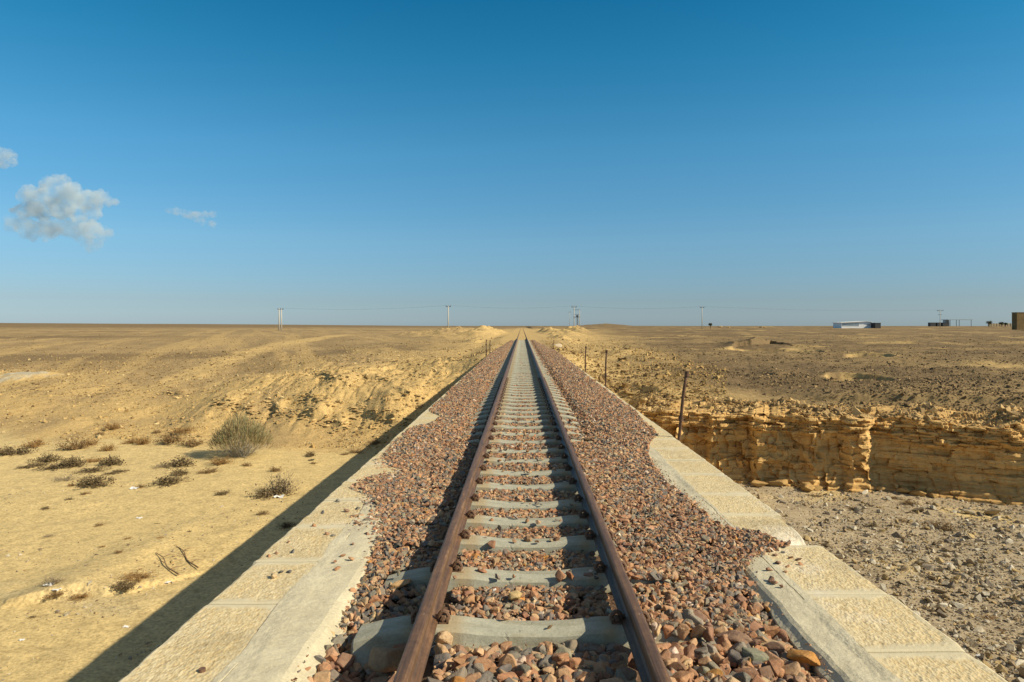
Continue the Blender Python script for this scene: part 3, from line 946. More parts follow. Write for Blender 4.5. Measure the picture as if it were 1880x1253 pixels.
yL = [-3.0, -2.05, -1.1, -0.2, 0.75, 1.65, 2.45, 3.25, 4.30, 5.06, 5.95, 6.85, 7.7]
while yL[-1] < B_END: yL.append(yL[-1] + random.uniform(0.8, 1.05))
for i in range(len(yL) - 1):
    coping(WX0, -1.49, yL[i], yL[i + 1], -1, 11 + i)
yR = [-3.0, -2.1, -1.15, -0.25, 0.7, 1.65, 2.65, 3.67, 4.45, 5.45, 6.32, 7.1, 8.05]
while yR[-1] < B_END: yR.append(yR[-1] + random.uniform(0.8, 1.05))
for i in range(len(yR) - 1):
    w = WX1 - 0.015 if abs(yR[i] - 5.45) > 0.01 else WX1 - 0.07
    coping(1.83, w, yR[i], yR[i + 1], 1, 61 + i, broken=abs(yR[i] - 5.45) < 0.01)

def haunch(x_out, x_in, side, seed):
    ys = np.concatenate([np.arange(-3, 9, 0.03), np.arange(9, B_END, 0.2)])
    n = 26
    t = np.concatenate([[0, 0.02], np.linspace(0.04, 0.36, 44), np.linspace(0.4, 1, n - 18)])
    xs = x_out + (x_in - x_out) * t
    pr = [(x, ZW + (0.004 if k else -0.02)) for k, x in enumerate(xs)] + [(x_in, -0.30)]
    def fn(P):
        X, Y, Z = P[..., 0].copy(), P[..., 1].copy(), P[..., 2].copy()
        tt = (X - x_out) / (x_in - x_out)
        edge = 0.05 * fbm(Y * 1.1, Y * 0 + seed, 420, 4) + 0.015 * fbm(Y * 6, Y * 0 + seed, 421, 3)
        lap = 0.055 * fbm(Y * 1.6, Y * 0 + seed, 426, 5) * (1 - sm(0.0, 0.3, tt))
        drop = (0.03 if side < 0 else 0.02) * tt ** 1.5 + (0.05 if side < 0 else 0.04) * sm(0.75, 1.0, tt)
        top = Z > -0.25
        Z = np.where(top, Z - drop + 0.012 * fbm(X * 4, Y * 2.2, 422 + seed, 4) * sm(0, 0.35, tt) + 0.002 * fbm(X * 40, Y * 40, 423, 3), Z)
        ck = (np.abs(tt - 0.17 - 0.14 * fbm(Y * 1.3, Y * 0 + seed, 424, 5)) < 0.009) & (fbm(Y * 0.8, Y * 0 + seed, 425, 3) > 0.05)
        Z = np.where(top & ck, Z - 0.012, Z)
        X = X + edge * tt ** 2 + lap
        return np.stack([X, Y, Z], -1)
    sweep(pr if side < 0 else pr[::-1], ys, 'mortar_haunch', M['mortar'], bridge, fn=fn, smooth=False, caps=False)
haunch(-1.53, -1.08, -1, 3)
haunch(1.87, 1.555, 1, 8)
# round socket holes left by old railings
for (hx, hy) in [(-1.62, 3.46), ]:
    b = MB(); b.tube([(hx - BO[0], hy - BO[1], ZW - 0.02 - BO[2]), (hx - BO[0], hy - BO[1], ZW + 0.0125 - BO[2])], 0.017, 14)
    b.build('iron_stub', M['clip'], bridge)

# ------------------------------------------------------------------ ballast bed
def build_bed():
    ys = np.concatenate([np.arange(1.0, 9, 0.05), np.arange(9, 30, 0.12), np.arange(30, 85, 0.4)])
    u = np.linspace(0, 1, 60)
    Y, U = np.meshgrid(ys, u, indexing='ij')
    X = mix(xl(Y) - 0.0, xr(Y) + 0.0, U)
    Z = bz(X, Y) - 0.035
    Z = np.where((U < 0.001) | (U > 0.999), -0.2, Z)
    o = grid_mesh('ballast_bed', np.stack([X, Y, Z], -1), M['bed'], smooth=True, flip=True)
    tag(o, kind='structure')
build_bed()

def in_sleeper(x, y, mg):
    k = np.abs(y[:, None] - sl_y[None, :]).min(1)
    return (k < 0.125 + mg) & (np.abs(x - XC) < SL_H + mg)

def ballast_pts(y0, y1, size, dens, spill=0.0, lift=0.35):
    area = (y1 - y0) * 3.6
    n = int(area * dens)
    y = rng.uniform(y0, y1, n)
    x = rng.uniform(-2.02, 2.42, n)
    s = size * np.clip(np.exp(rng.normal(0, 0.28, n)), 0.55, 1.4)
    ok = (x > xl(y) - spill) & (x < xr(y) + spill)
    # clear of rails and sleeper tops
    for xc in (XL, XR):
        ok &= np.abs(x - xc) > 0.062 + s * 0.35
    z = bz(x, y) + s * rng.uniform(-0.35, lift, n)
    insl = in_sleeper(x, y, 0.0)
    inslm = in_sleeper(x, y, 0.02)
    buried = None
    right_end = (x > XR) & (y > 3.0) & (y < 9.5)
    left_end = (x < XL) & (y > 5.1) & (y < 9.6)
    cover = (right_end & (x > XR + 0.10)) | left_end
    mids = (rng.uniform(0, 1, n) < np.interp(y, [4, 10, 16], [0.018, 0.03, 0.0]))
    ok &= (~inslm) | cover | mids
    z = np.where(insl & (cover | mids), np.maximum(z, -0.01 + s * 0.2), z)
    p = np.stack([x, y, z], -1)[ok]
    return p, s[ok]

zone_txt = []
P1, S1 = ballast_pts(2.4, 4.02, 0.037, 760)
# the coarse heap in front of the first sleeper
big = rng.uniform(0, 1, len(S1)) < np.where(P1[:, 1] < 3.85, 0.75, 0.3)
S1 = np.where(big, S1 * 1.25, S1 * 0.72)
P1b, S1b = ballast_pts(3.9, 4.75, 0.026, 1500)
P2, S2 = ballast_pts(4.6, 9.5, 0.0235, 2300)
P3, S3 = ballast_pts(9.4, 20, 0.026, 1500)
P4, S4 = ballast_pts(19.8, 80, 0.034, 620)

# things: the stones that show largest
allP = np.concatenate([P1, P1b]); allS = np.concatenate([S1, S1b])
C1, K1 = ballast_cols(len(allP), None if False else PW)
px = 958 + F * allP[:, 0] / allP[:, 1]; py = 598 + F * (CZ - allP[:, 2]) / allP[:, 1]
vis = (px > 540) & (px < 1580) & (py < 1262) & (py > 1050)
score = np.where(vis, allS / allP[:, 1] + 0.004 * (allP[:, 2] - bz(allP[:, 0], allP[:, 1])) / allP[:, 1], -1)
order = np.argsort(-score)[:286]
pick = np.zeros(len(allP), bool); pick[order] = True

def stone_mesh(v, f, col, s3, rot, name):
    p = (np.array(rot) @ (v * s3).T).T
    return np_mesh(name, p, f.ravel(), np.arange(len(f)) * 3, M['stone'], np.repeat(np.array(col)[None], len(v), 0))

RM_ = rot_mats(len(order), 0.5)
for n_, i in enumerate(order):
    x, y, z = allP[i]; s = allS[i]
    v, f = V_HI[rng.integers(0, len(V_HI))]
    s3 = np.array([rng.uniform(0.85, 1.25), rng.uniform(0.8, 1.1), rng.uniform(0.75, 1.05)]) * s
    o = link(bpy.data.objects.new('ballast_stone', stone_mesh(v, f, C1[i], s3, RM_[n_], 'ballast_stone')))
    o.location = (x, y, z)
    cn = PNAME[K1[i]]
    if x < XL:
        where = 'outside the sunlit rusty rail beside the exposed sleeper end'; g = 'outside the sunlit rail'
    elif x < XR:
        if y < 3.95: where = 'between the rails in front of the first bare sleeper'; g = 'between the rails, front heap'
        else: where = 'between the rails just behind the first bare sleeper'; g = 'between the rails, first gap'
    else:
        where = 'between the shaded rail and the concrete kerb edge'; g = 'between shaded rail and kerb'
    sz = 'large' if s > 0.045 else 'small'
    tag(o, f'{sz} {cn} crushed stone lying {where}', 'stone', f'{sz} {cn} ballast stones {g}')

rest = ~pick
tag(scatter('ballast', V_HI, allP[rest], allS[rest], C1[rest], M['stone']), 'bed of reddish and grey crushed stone close to the camera', 'ballast', kind='stuff')
for (P_, S_, V_, t_) in ((P2, S2, V_MID, 'bed of reddish and grey crushed stone around the first sleepers'),
                         (P3, S3, V_LO, 'bed of reddish crushed stone along the middle of the bridge'),
                         (P4, S4, V_LO, 'bed of reddish crushed stone toward the far end of the bridge')):
    c_, _ = ballast_cols(len(P_))
    tag(scatter('ballast', V_, P_, S_, c_, M['stone']), t_, 'ballast', kind='stuff')

nf = 16000
fy = 2.6 * (9.0 / 2.6) ** rng.uniform(0, 1, nf); fx = rng.uniform(-1.6, 1.9, nf)
kf = (fx > xl(fy) - 0.12) & (fx < xr(fy) + 0.10) & (np.abs(fx - XL) > 0.06) & (np.abs(fx - XR) > 0.06) & ~in_sleeper(fx, fy, 0.0)
fx, fy = fx[kf], fy[kf]; fs = rng.uniform(0.004, 0.011, len(fx))
fz = np.maximum(bz(fx, fy), np.where((fx < xl(fy)) | (fx > xr(fy)), ZW - 0.04, -1)) + rng.uniform(-0.01, 0.02, len(fx))
fc_, _ = ballast_cols(len(fx))
tag(scatter('ballast_chips', V_LO, np.stack([fx, fy, fz], -1), fs, fc_, M['stone']), 'small stone chips and fines among the ballast stones', 'chips', kind='stuff')

# ------------------------------------------------------------------ rails
RAIL_P = [(-0.05, 0.0), (-0.05, 0.010), (-0.018, 0.022), (-0.008, 0.034), (-0.007, 0.105), (-0.014, 0.117), (-0.031, 0.124),
          (-0.033, 0.152), (-0.029, 0.162), (-0.018, 0.1665), (0.0, 0.1675)]
RAIL_P = RAIL_P + [(-x, z) for x, z in RAIL_P[:-1][::-1]]
RAIL_P = RAIL_P[::-1]
def rail(xc, label):
    ys = np.concatenate([np.arange(-2.0, 80, 0.5), np.arange(80, 320, 4.0)])
    def fn(P):
        P = P.copy(); Y = P[..., 1]
        P[..., 0] += 0.006 * fbm(Y / 7, Y * 0 + xc, 500, 2)
        P[..., 2] += 0.004 * fbm(Y / 5, Y * 0 + xc, 501, 2) - 0.035 * sm(80, 90, Y)
        return P
    o = sweep([(x, z + 0.006) for x, z in RAIL_P], ys, 'rail', M['rail'], None, fn=fn, origin=np.zeros(3))
    o.location = (xc, 0, 0)
    bv = None
    tag(o, label, 'rail')
rail(XL, 'rusty brown steel rail whose inner web is lit by the sun')
rail(XR, 'rusty steel rail whose web between the rails lies in dark shade')

# ------------------------------------------------------------------ sleepers
def sleeper_mesh():
    xs = np.concatenate([[-SL_H], np.linspace(-SL_H + 0.012, SL_H - 0.012, 46), [SL_H]])
    rings = []; cols = []
    for x in xs:
        a = abs(x)
        seat = 0.55
        if a < 0.36: top = -0.028 + 0.022 * (a / 0.36) ** 2
        elif a < 0.44: top = mix(-0.006, 0.0, (a - 0.36) / 0.08)
        elif a < 0.68: top = 0.0
        else: top = -0.05 * ((a - 0.68) / 0.275) ** 1.5
        wt = 0.100 if a > 0.36 else 0.092 + 0.008 * (a / 0.36)
        wb = wt + (0.085 if a > 0.68 else 0.055)
        bot = -0.21
        shrink = 0.0 if a < SL_H - 0.006 else 0.012
        ch = 0.014
        r = [(-wb, bot), (-wt - 0.006 - ch * 0.5, top - 0.055), (-wt - ch * 0.35, top - ch), (-wt + ch * 0.8, top), (-wt * 0.4, top + 0.0015), (wt * 0.4, top + 0.0015),
             (wt - ch * 0.8, top), (wt + ch * 0.35, top - ch), (wt + 0.006 + ch * 0.5, top - 0.055), (wb, bot)]
        r = [(yy * (1 - shrink * 3), zz - shrink) for yy, zz in r]
        rings.append([(x, yy, zz) for yy, zz in r])
        d = min(abs(a - 0.45), abs(a - 0.66))
        cols.append([[float(np.clip(1.25 - d / 0.07, 0, 1)), 0, 0]] * 10)
    P = np.array(rings); C = np.array(cols)
    P[..., 1] += 0.004 * fbm(P[..., 0] * 6, P[..., 2] * 6, 600, 3)
    P[..., 2] += 0.003 * fbm(P[..., 0] * 5, P[..., 1] * 5, 601, 3)
    r, c = P.shape[:2]
    i = np.arange(r - 1)[:, None] * c + np.arange(c - 1)[None, :]
    q = np.stack([i, i + c, i + c + 1, i + 1], -1).reshape(-1, 4)[:, ::-1]
    loops = np.concatenate([q.ravel(), np.arange(c)[::-1], (r - 1) * c + np.arange(c)])
    starts = np.concatenate([np.arange(len(q)) * 4, [q.size, q.size + c]])
    return np_mesh('concrete_sleeper', P.reshape(-1, 3), loops, starts, M['sleeper'], C.reshape(-1, 3))

def clip_mesh():
    """bowed spring clip on a cast shoulder; rail lies on the -x side"""
    b = MB()
    # cast shoulder plate
    b.box(-0.012, 0.052, -0.040, 0.040, 0.0, 0.012)
    b.box(0.040, 0.056, -0.040, 0.040, 0.0, 0.034)
    # toe that bears on the rail foot
    b.tube([(-0.045, 0.020, 0.036), (-0.020, 0.022, 0.034), (0.004, 0.024, 0.030)], [0.012, 0.015, 0.015], 8)
    # bowed spring
    pts = []; rad = []
    for k in range(11):
        a = math.pi * (1.04 - 1.08 * k / 10)
        pts.append((0.018 + 0.034 * math.cos(a), 0.012, 0.020 + 0.050 * math.sin(a))); rad.append(0.0155)
    b.tube(pts, rad, 8)
    return b
def bolt_mb():
    b = MB()
    b.tube([(0.018, -0.004, 0.026), (0.018, -0.030, 0.028)], 0.021, 6)
    b.tube([(0.018, -0.030, 0.028), (0.018, -0.040, 0.028)], 0.010, 8)
    b.tube([(0.018, 0.0, 0.012), (0.018, 0.0, 0.045)], 0.016, 6)
    return b
sl_me = sleeper_mesh()
cm = clip_mesh().build('rail_clip', M['clip']); clip_me = cm.data; bpy.data.objects.remove(cm)
bo = bolt_mb().build('clip_bolt', M['clip']); bolt_me = bo.data; bpy.data.objects.remove(bo)
ORD = ['first', 'second', 'third', 'fourth', 'fifth', 'sixth', 'seventh', 'eighth', 'ninth', 'tenth', 'eleventh', 'twelfth', 'thirteenth', 'fourteenth', 'fifteenth']
for i, y in enumerate(sl_y):
    o = link(bpy.data.objects.new('concrete_sleeper', sl_me))
    o.location = (XC, float(y), random.uniform(-0.006, 0.004))
    o.rotation_euler = (0, random.uniform(-0.003, 0.003), random.uniform(-0.012, 0.012))
    if i == 0: lb = 'pale concrete sleeper nearest the front, its end standing bare beside a tan boulder'
    elif i == 1: lb = 'second pale concrete sleeper along the track, one end clear of the stones'
    elif i < len(ORD): lb = f'{ORD[i]} pale concrete sleeper counted along the track from the front'
    elif y < 30: lb = 'pale concrete sleeper midway across the bridge, ends showing outside both rails'
    else: lb = 'pale concrete sleeper near the far end of the bridge, merging into the pale strip'
    o['label'] = lb; o['category'] = 'sleeper'
    o['group'] = 'concrete sleepers under the rails' if i < len(ORD) else ('concrete sleepers midway across the bridge' if y < 30 else 'concrete sleepers at the far end of the bridge')
    if y < 22:
        for (xc, s) in ((XL, 1), (XL, -1), (XR, 1), (XR, -1)):
            c = link(bpy.data.objects.new('rail_clip', clip_me), o)
            c.location = (xc - XC + s * 0.062, random.uniform(-0.01, 0.01), 0.002)
            c.rotation_euler = (0, 0, random.uniform(-0.08, 0.08))
            c.scale = (s * 0.82, 0.82, 0.82)
            if y < 12:
                b_ = link(bpy.data.objects.new('clip_bolt', bolt_me), c)

# ------------------------------------------------------------------ boulders and individual rocks
def boulder_mesh(name, seed, size, col, m=None, rough=0.12, npts=14, flat=0.7, long_=1.3):
    v, f = stone_variant(npts, 0.0, seed, flat, long_)
    bm = bmesh.new()
    vs = [bm.verts.new(p) for p in v]
    for t in f: bm.faces.new([vs[k] for k in t])
    bmesh.ops.subdivide_edges(bm, edges=bm.edges[:], cuts=5, use_grid_fill=True)
    for _ in range(2): bmesh.ops.smooth_vert(bm, verts=bm.verts[:], factor=0.5, use_axis_x=True, use_axis_y=True, use_axis_z=True)
    bm.verts.index_update()
    P = np.array([p.co[:] for p in bm.verts])
    n = fbm(P[:, 0] * 1.7 + seed, P[:, 1] * 1.7 + P[:, 2] * 2.1, 700, 5) * rough + fbm(P[:, 0] * 6 + seed, P[:, 1] * 6 + P[:, 2] * 7, 701, 3) * rough * 0.4
    P = P * (1 + n[:, None]) * size
    Fc = np.array([[q.index for q in fc.verts] for fc in bm.faces if len(fc.verts) == 3], np.int32)
    bmesh.ops.triangulate(bm, faces=bm.faces)
    Fc = np.array([[q.index for q in fc.verts] for fc in bm.faces], np.int32)
    bm.free()
    return np_mesh(name, P, Fc.ravel(), np.arange(len(Fc)) * 3, m or M['rock'], np.repeat(np.array(col)[None], len(P), 0), smooth=False)

def put_boulder(name, loc, size, col, label, cat, group=None, seed=1, flat=0.7, long_=1.3, rz=None, m=None, rough=0.12):
    o = link(bpy.data.objects.new(name, boulder_mesh(name, seed, size, col, m, rough, 14, flat, long_)))
    o.location = loc
    o.rotation_euler = (0, 0, random.uniform(0, 6.28) if rz is None else rz)
    return tag(o, label, cat, group)

# remarkable stones by the track
def on_plane(px, py, z):
    Y = (CZ - z) * F / (py - 598)
    return ((px - 958) / F * Y, Y, z)
x_, y_, z_ = on_plane(712, 1208, -0.06)
put_boulder('boulder', (x_, y_, z_ - 0.01), 0.105, (0.36, 0.24, 0.13), 'rounded tan boulder wedged between the bare sleeper end and the sunlit rail', 'boulder', seed=51, flat=0.85, long_=1.1, m=M['stone'], rough=0.05)
x_, y_, z_ = on_plane(1478, 1208, -0.07)
put_boulder('boulder', (x_, y_, z_), 0.100, (0.50, 0.235, 0.05), 'long orange stone beside the concrete kerb edge', 'stone', seed=52, flat=0.55, long_=1.7, rz=-0.75, m=M['stone'], rough=0.06)
x_, y_, z_ = on_plane(1386, 1209, -0.06)
put_boulder('boulder', (x_, y_, z_), 0.070, (0.19, 0.20, 0.14), 'round greenish grey stone among brown ballast by the kerb edge', 'stone', seed=53, flat=0.9, long_=1.05, m=M['stone'], rough=0.1)
x_, y_, z_ = on_plane(1345, 1170, -0.03)
put_boulder('boulder', (x_, y_, z_), 0.11, (0.235, 0.135, 0.085), 'big dark brown angular stone lying on the ballast outside the shaded rail', 'stone', seed=54, flat=0.45, long_=1.6, rz=-0.5, m=M['stone'])
x_, y_, z_ = on_plane(1282, 1152, -0.03)
put_boulder('boulder', (x_, y_, z_), 0.062, (0.52, 0.38, 0.18), 'pale yellow pointed stone on the ballast outside the shaded rail', 'stone', seed=55, flat=0.9, long_=1.1, m=M['stone'])
x_, y_, z_ = on_plane(808, 1178, -0.045)
put_boulder('boulder', (x_, y_, z_), 0.062, (0.50, 0.35, 0.2), 'upright pale pink stone leaning on the sunlit rail by the first clip', 'stone', seed=56, flat=1.0, long_=0.9, m=M['stone'])
x_, y_, z_ = on_plane(735, 1072, -0.03)
put_boulder('boulder', (x_, y_, z_), 0.085, (0.47, 0.30, 0.14), 'flat orange tan stone lying behind the second bare sleeper end', 'stone', seed=57, flat=0.4, long_=1.5, rz=0.4, m=M['stone'])
x_, y_, z_ = on_plane(947, 1097, -0.045)
put_boulder('boulder', (x_, y_, z_), 0.055, (0.50, 0.37, 0.17), 'yellow tan stone amid the gap behind the first sleeper', 'stone', seed=58, flat=0.8, long_=1.1, m=M['stone'])
for k, (px_, py_, s) in enumerate([(908, 1088, .017), (1098, 1166, .0), ]):
    if s:
        x_, y_, z_ = on_plane(px_, py_, -0.04)
        put_boulder('pebble', (x_, y_, z_ + 0.02), s, (0.72, 0.68, 0.62), 'small bright white pebble on brown ballast between the rails', 'stone', seed=60 + k, m=M['stone'])
# stray stones on the parapets
stray = [(1100 - 0, 0, 0)]
left_stray = [(612, 985, 5), (600, 982, 2), (655, 962, 4), (592, 943, 7), (636, 940, 4), (620, 922, 5), (1105, 0, 0), (1010, 1052, 3), (531, 1052, 7), (503, 1061, 8), (517, 1052, 5),
              (495, 1023, 0), (508, 1018, 1), (537, 1016, 7), (530, 998, 1), (576, 967, 0), (630, 1022, 0), (614, 1034, 2), (644, 1028, 1), (619, 1045, 0), (648, 1000, 4)]
COLN = {0: 'reddish brown', 1: 'pinkish brown', 2: 'dark red', 3: 'sandy pink', 4: 'dark brown', 5: 'slate grey', 6: 'greenish grey', 7: 'blue grey', 8: 'tan'}
def stray_stone(px_, py_, kc, s, label, group):
    x_, y_, z_ = on_plane(px_, py_, ZW)
    v, f = V_HI[random.randrange(len(V_HI))]
    o = link(bpy.data.objects.new('stray_stone', stone_mesh(v, f, PAL[kc], np.array([1.1, 0.95, 0.8]) * s, rot_mats(1, 0.3)[0], 'stray_stone')))
    o.location = (x_, y_, ZW + s * 0.45)
    tag(o, label, 'stone', group)
for (px_, py_, kc) in left_stray:
    if py_ == 0 or px_ > 700: continue
    far_ = py_ < 975
    s = random.uniform(0.016, 0.027)
    side_ = 'on the parapet above the long shadow'
    stray_stone(px_, py_, kc, s, f'{COLN[kc]} loose stone {"farther along" if far_ else "near the front"} {side_}', f'{COLN[kc]} loose stones {"farther" if far_ else "nearer"} on the shadow side parapet')
for (px_, py_, kc) in [(1466, 1030, 4), (1470, 1038, 0), (1452, 1026, 2), (1440, 1016, 7), (1423, 1021, 4), (1415, 1067, 4), (1420, 1072, 2), (1436, 1080, 2), (1428, 1036, 4), (1446, 1042, 0), (1412, 1048, 2), (1441, 1052, 0)]:
    s = random.uniform(0.016, 0.026)
    stray_stone(px_, py_, kc, s, f'{COLN[kc]} loose stone spilled over the parapet facing the cliff', f'{COLN[kc]} stones spilled on the cliff side parapet')

# rocks at the cliff foot
rocks = [(1392, 884, 0.32), (1412, 878, 0.2), (1425, 882, 0.42), (1453, 880, 0.30), (1480, 889, 0.36), (1500, 889, 0.22), (1470, 886, 0.2), (1595, 890, 0.36), (1620, 893, 0.3), (1655, 896, 0.34), (1685, 900, 0.3), (1715, 902, 0.22), (1542, 888, 0.28), (1362, 872, 0.3), (1340, 866, 0.26), (1560, 889, 0.2)]
for k, (px_, py_, s) in enumerate(rocks):
    h = hit(px_, py_)
    Y = min(h.y, 40)
    # sits on the wadi floor in front of the cliff
    Y = 6.0 * F / (py_ - 598) * 0.968
    X = (px_ - 958) / F * Y
    lab = 'fallen sandstone block resting at the foot of the ochre cliff'
    put_boulder('fallen_rock', (X, Y, gz(X, Y) + s * 0.3), s, np.array([0.48, 0.31, 0.12]) * random.uniform(0.85, 1.1), lab, 'rock', 'fallen blocks along the cliff foot', seed=800 + k, flat=0.6, long_=1.4)
# boulders on the stony floor
for k, (px_, py_, s, lb) in enumerate([(1821, 948, 0.30, 'large rounded grey tan boulder on the stony wadi floor'), (1776, 944, 0.18, 'medium pale boulder beside the largest boulder on the stony floor'),
                                       (1574, 938, 0.15, 'pale boulder on the stony floor just below the cliff shade'), (1738, 1022, 0.12, 'yellowish stone on the stony wadi floor among grey stones'),
                                       (1760, 1030, 0.13, 'greyish brown boulder beside a yellowish stone on the wadi floor'), (1825, 1094, 0.13, 'brown boulder lying on fine gravel with a dark shaded side'),
                                       (1737, 1098, 0.10, 'pale rounded stone lying alone on fine gravel'), (1872, 1066, 0.14, 'grey blue boulder at the edge of the stony floor'),
                                       (1700, 1030, 0.12, 'cream boulder amid the pale stones in the middle of the wadi floor'), (1600, 930, 0.12, 'flat buff stone on the stony floor near the cliff')]):
    h = hit(px_, py_)
    put_boulder('boulder', (h.x, h.y, h.z + s * 0.35), s, np.array([[0.36, 0.28, 0.17], [0.42, 0.36, 0.25], [0.40, 0.34, 0.24]][k % 3]) * random.uniform(0.9, 1.1), lb, 'boulder', seed=840 + k)

# ------------------------------------------------------------------ loose stones of the desert (stuff)
def place(x, y, s, sink=0.3):
    E, A = terrain_e(x, y)
    return np.stack([x, y, E + CZ + s * sink], -1), A

def fan(n, y0, y1, a0, a1, p=1.0):
    u = rng.uniform(0, 1, n)
    y = (y0 ** (-p) + u * (y1 ** (-p) - y0 ** (-p))) ** (-1 / p) if p > 0 else rng.uniform(y0, y1, n)
    a = rng.uniform(a0, a1, n)
    return y * a, y

GPAL = np.array([[0.46, 0.40, 0.29], [0.38, 0.31, 0.20], [0.30, 0.23, 0.14], [0.54, 0.49, 0.38], [0.42, 0.31, 0.15], [0.24, 0.20, 0.15]])
def gcols(n, pal, lo=0.8, hi=1.2):
    return pal[rng.integers(0, len(pal), n)] * rng.uniform(lo, hi, (n, 1))

def stones(name, n, region, smin, smax, pal, label, filt, p=1.0, sink=0.3, power=2.2, lift=0.0, low=-99.0):
    x, y = fan(n, *region, p=p)
    E, A = terrain_e(x, y)
    k = filt(x, y, A)
    x, y, E = x[k], y[k], np.maximum(E[k], low)
    m_ = len(x)
    s = smin * (1 - rng.uniform(0, 1, m_) * (1 - (smin / smax) ** power)) ** (-1 / power)
    pos = np.stack([x, y, E + CZ + s * sink + lift], -1)
    o = scatter(name, V_MID if name == 'wadi_stones' else V_LO, pos, s, gcols(m_, pal), M['rock'])
    tag(o, label, 'stones', kind='stuff')

dens = lambda x, y, s, sd: fbm(x / s, y / s, sd, 3)
# right-hand floor
stones('wadi_stones', 46000, (10.0, 27, 0.30, 0.95), 0.016, 0.15, GPAL, 'grey and buff stones strewn over the wadi floor below the cliff',
       lambda x, y, A: (A['d'] < 0.0) & (rng.uniform(-0.6, 0.6, len(x)) < dens(x, y, 2.2, 901) + 0.25 + (y - 15) * 0.03), sink=0.25)
# left floor, sparse
stones('wadi_pebbles', 15000, (10.0, 38, -0.95, -0.15), 0.010, 0.06, GPAL, 'scattered pale pebbles on the sandy wadi floor',
       lambda x, y, A: (A['d'] < 0.5) & (rng.uniform(0.0, 0.6, len(x)) < dens(x, y, 3, 902) + 0.25 * np.exp(-((y - 14.5 - 0.25 * x) / 1.2) ** 2)), sink=0.2)
# left bank rubble
stones('bank_rubble', 42000, (29, 75, -0.85, -0.02), 0.022, 0.16, np.array([[0.48, 0.34, 0.14], [0.42, 0.29, 0.12], [0.34, 0.235, 0.10], [0.52, 0.40, 0.20]]),
       'buff rubble covering the wadi bank before the plain', lambda x, y, A: (A['d'] > 0.3) & (rng.uniform(-0.5, 0.6, len(x)) < dens(x, y, 3.5, 903) + 0.3 * A['kn'] + 0.1), sink=0.2)
stones('plain_stones', 30000, (46, 200, -0.85, -0.03), 0.03, 0.15, np.array([[0.26, 0.175, 0.08], [0.32, 0.22, 0.10], [0.21, 0.145, 0.07]]),
       'brown stones sprinkled over the plain beyond the sandy bank', lambda x, y, A: (A['d'] > 8) & (rng.uniform(-0.5, 0.5, len(x)) < dens(x, y, 12, 904)), p=0.8, sink=0.15)
# right plateau: desert pavement
stones('plateau_stones', 64000, (24, 160, 0.06, 0.9), 0.022, 0.12, np.array([[0.19, 0.13, 0.065], [0.25, 0.17, 0.083], [0.13, 0.09, 0.05], [0.36, 0.25, 0.12]]),
       'dark brown stones covering the plateau above the cliff', lambda x, y, A: (A['d'] > 0.9) & (x > 3.0) & (A['pits'] < rng.uniform(0.2, 1.6, len(x))) & (rng.uniform(-0.45, 0.5, len(x)) < dens(x, y, 5, 905) + 0.25 * sm(6, 16, x) - 0.08), p=0.9, sink=0.2)
stones('bank_stones', 9000, (26, 90, 0.03, 0.30), 0.03, 0.25, np.array([[0.42, 0.29, 0.11], [0.34, 0.22, 0.085], [0.24, 0.155, 0.065]]),
       'ochre stones on the slope between the bridge and the cliff', lambda x, y, A: (A['d'] > 0.5) & (x > 2.4) & (x < 12), sink=0.2)
# slab ledge behind the cliff brow
lx = np.arange(13.0, 26, 0.33); 
for k, x in enumerate(lx):
    pass

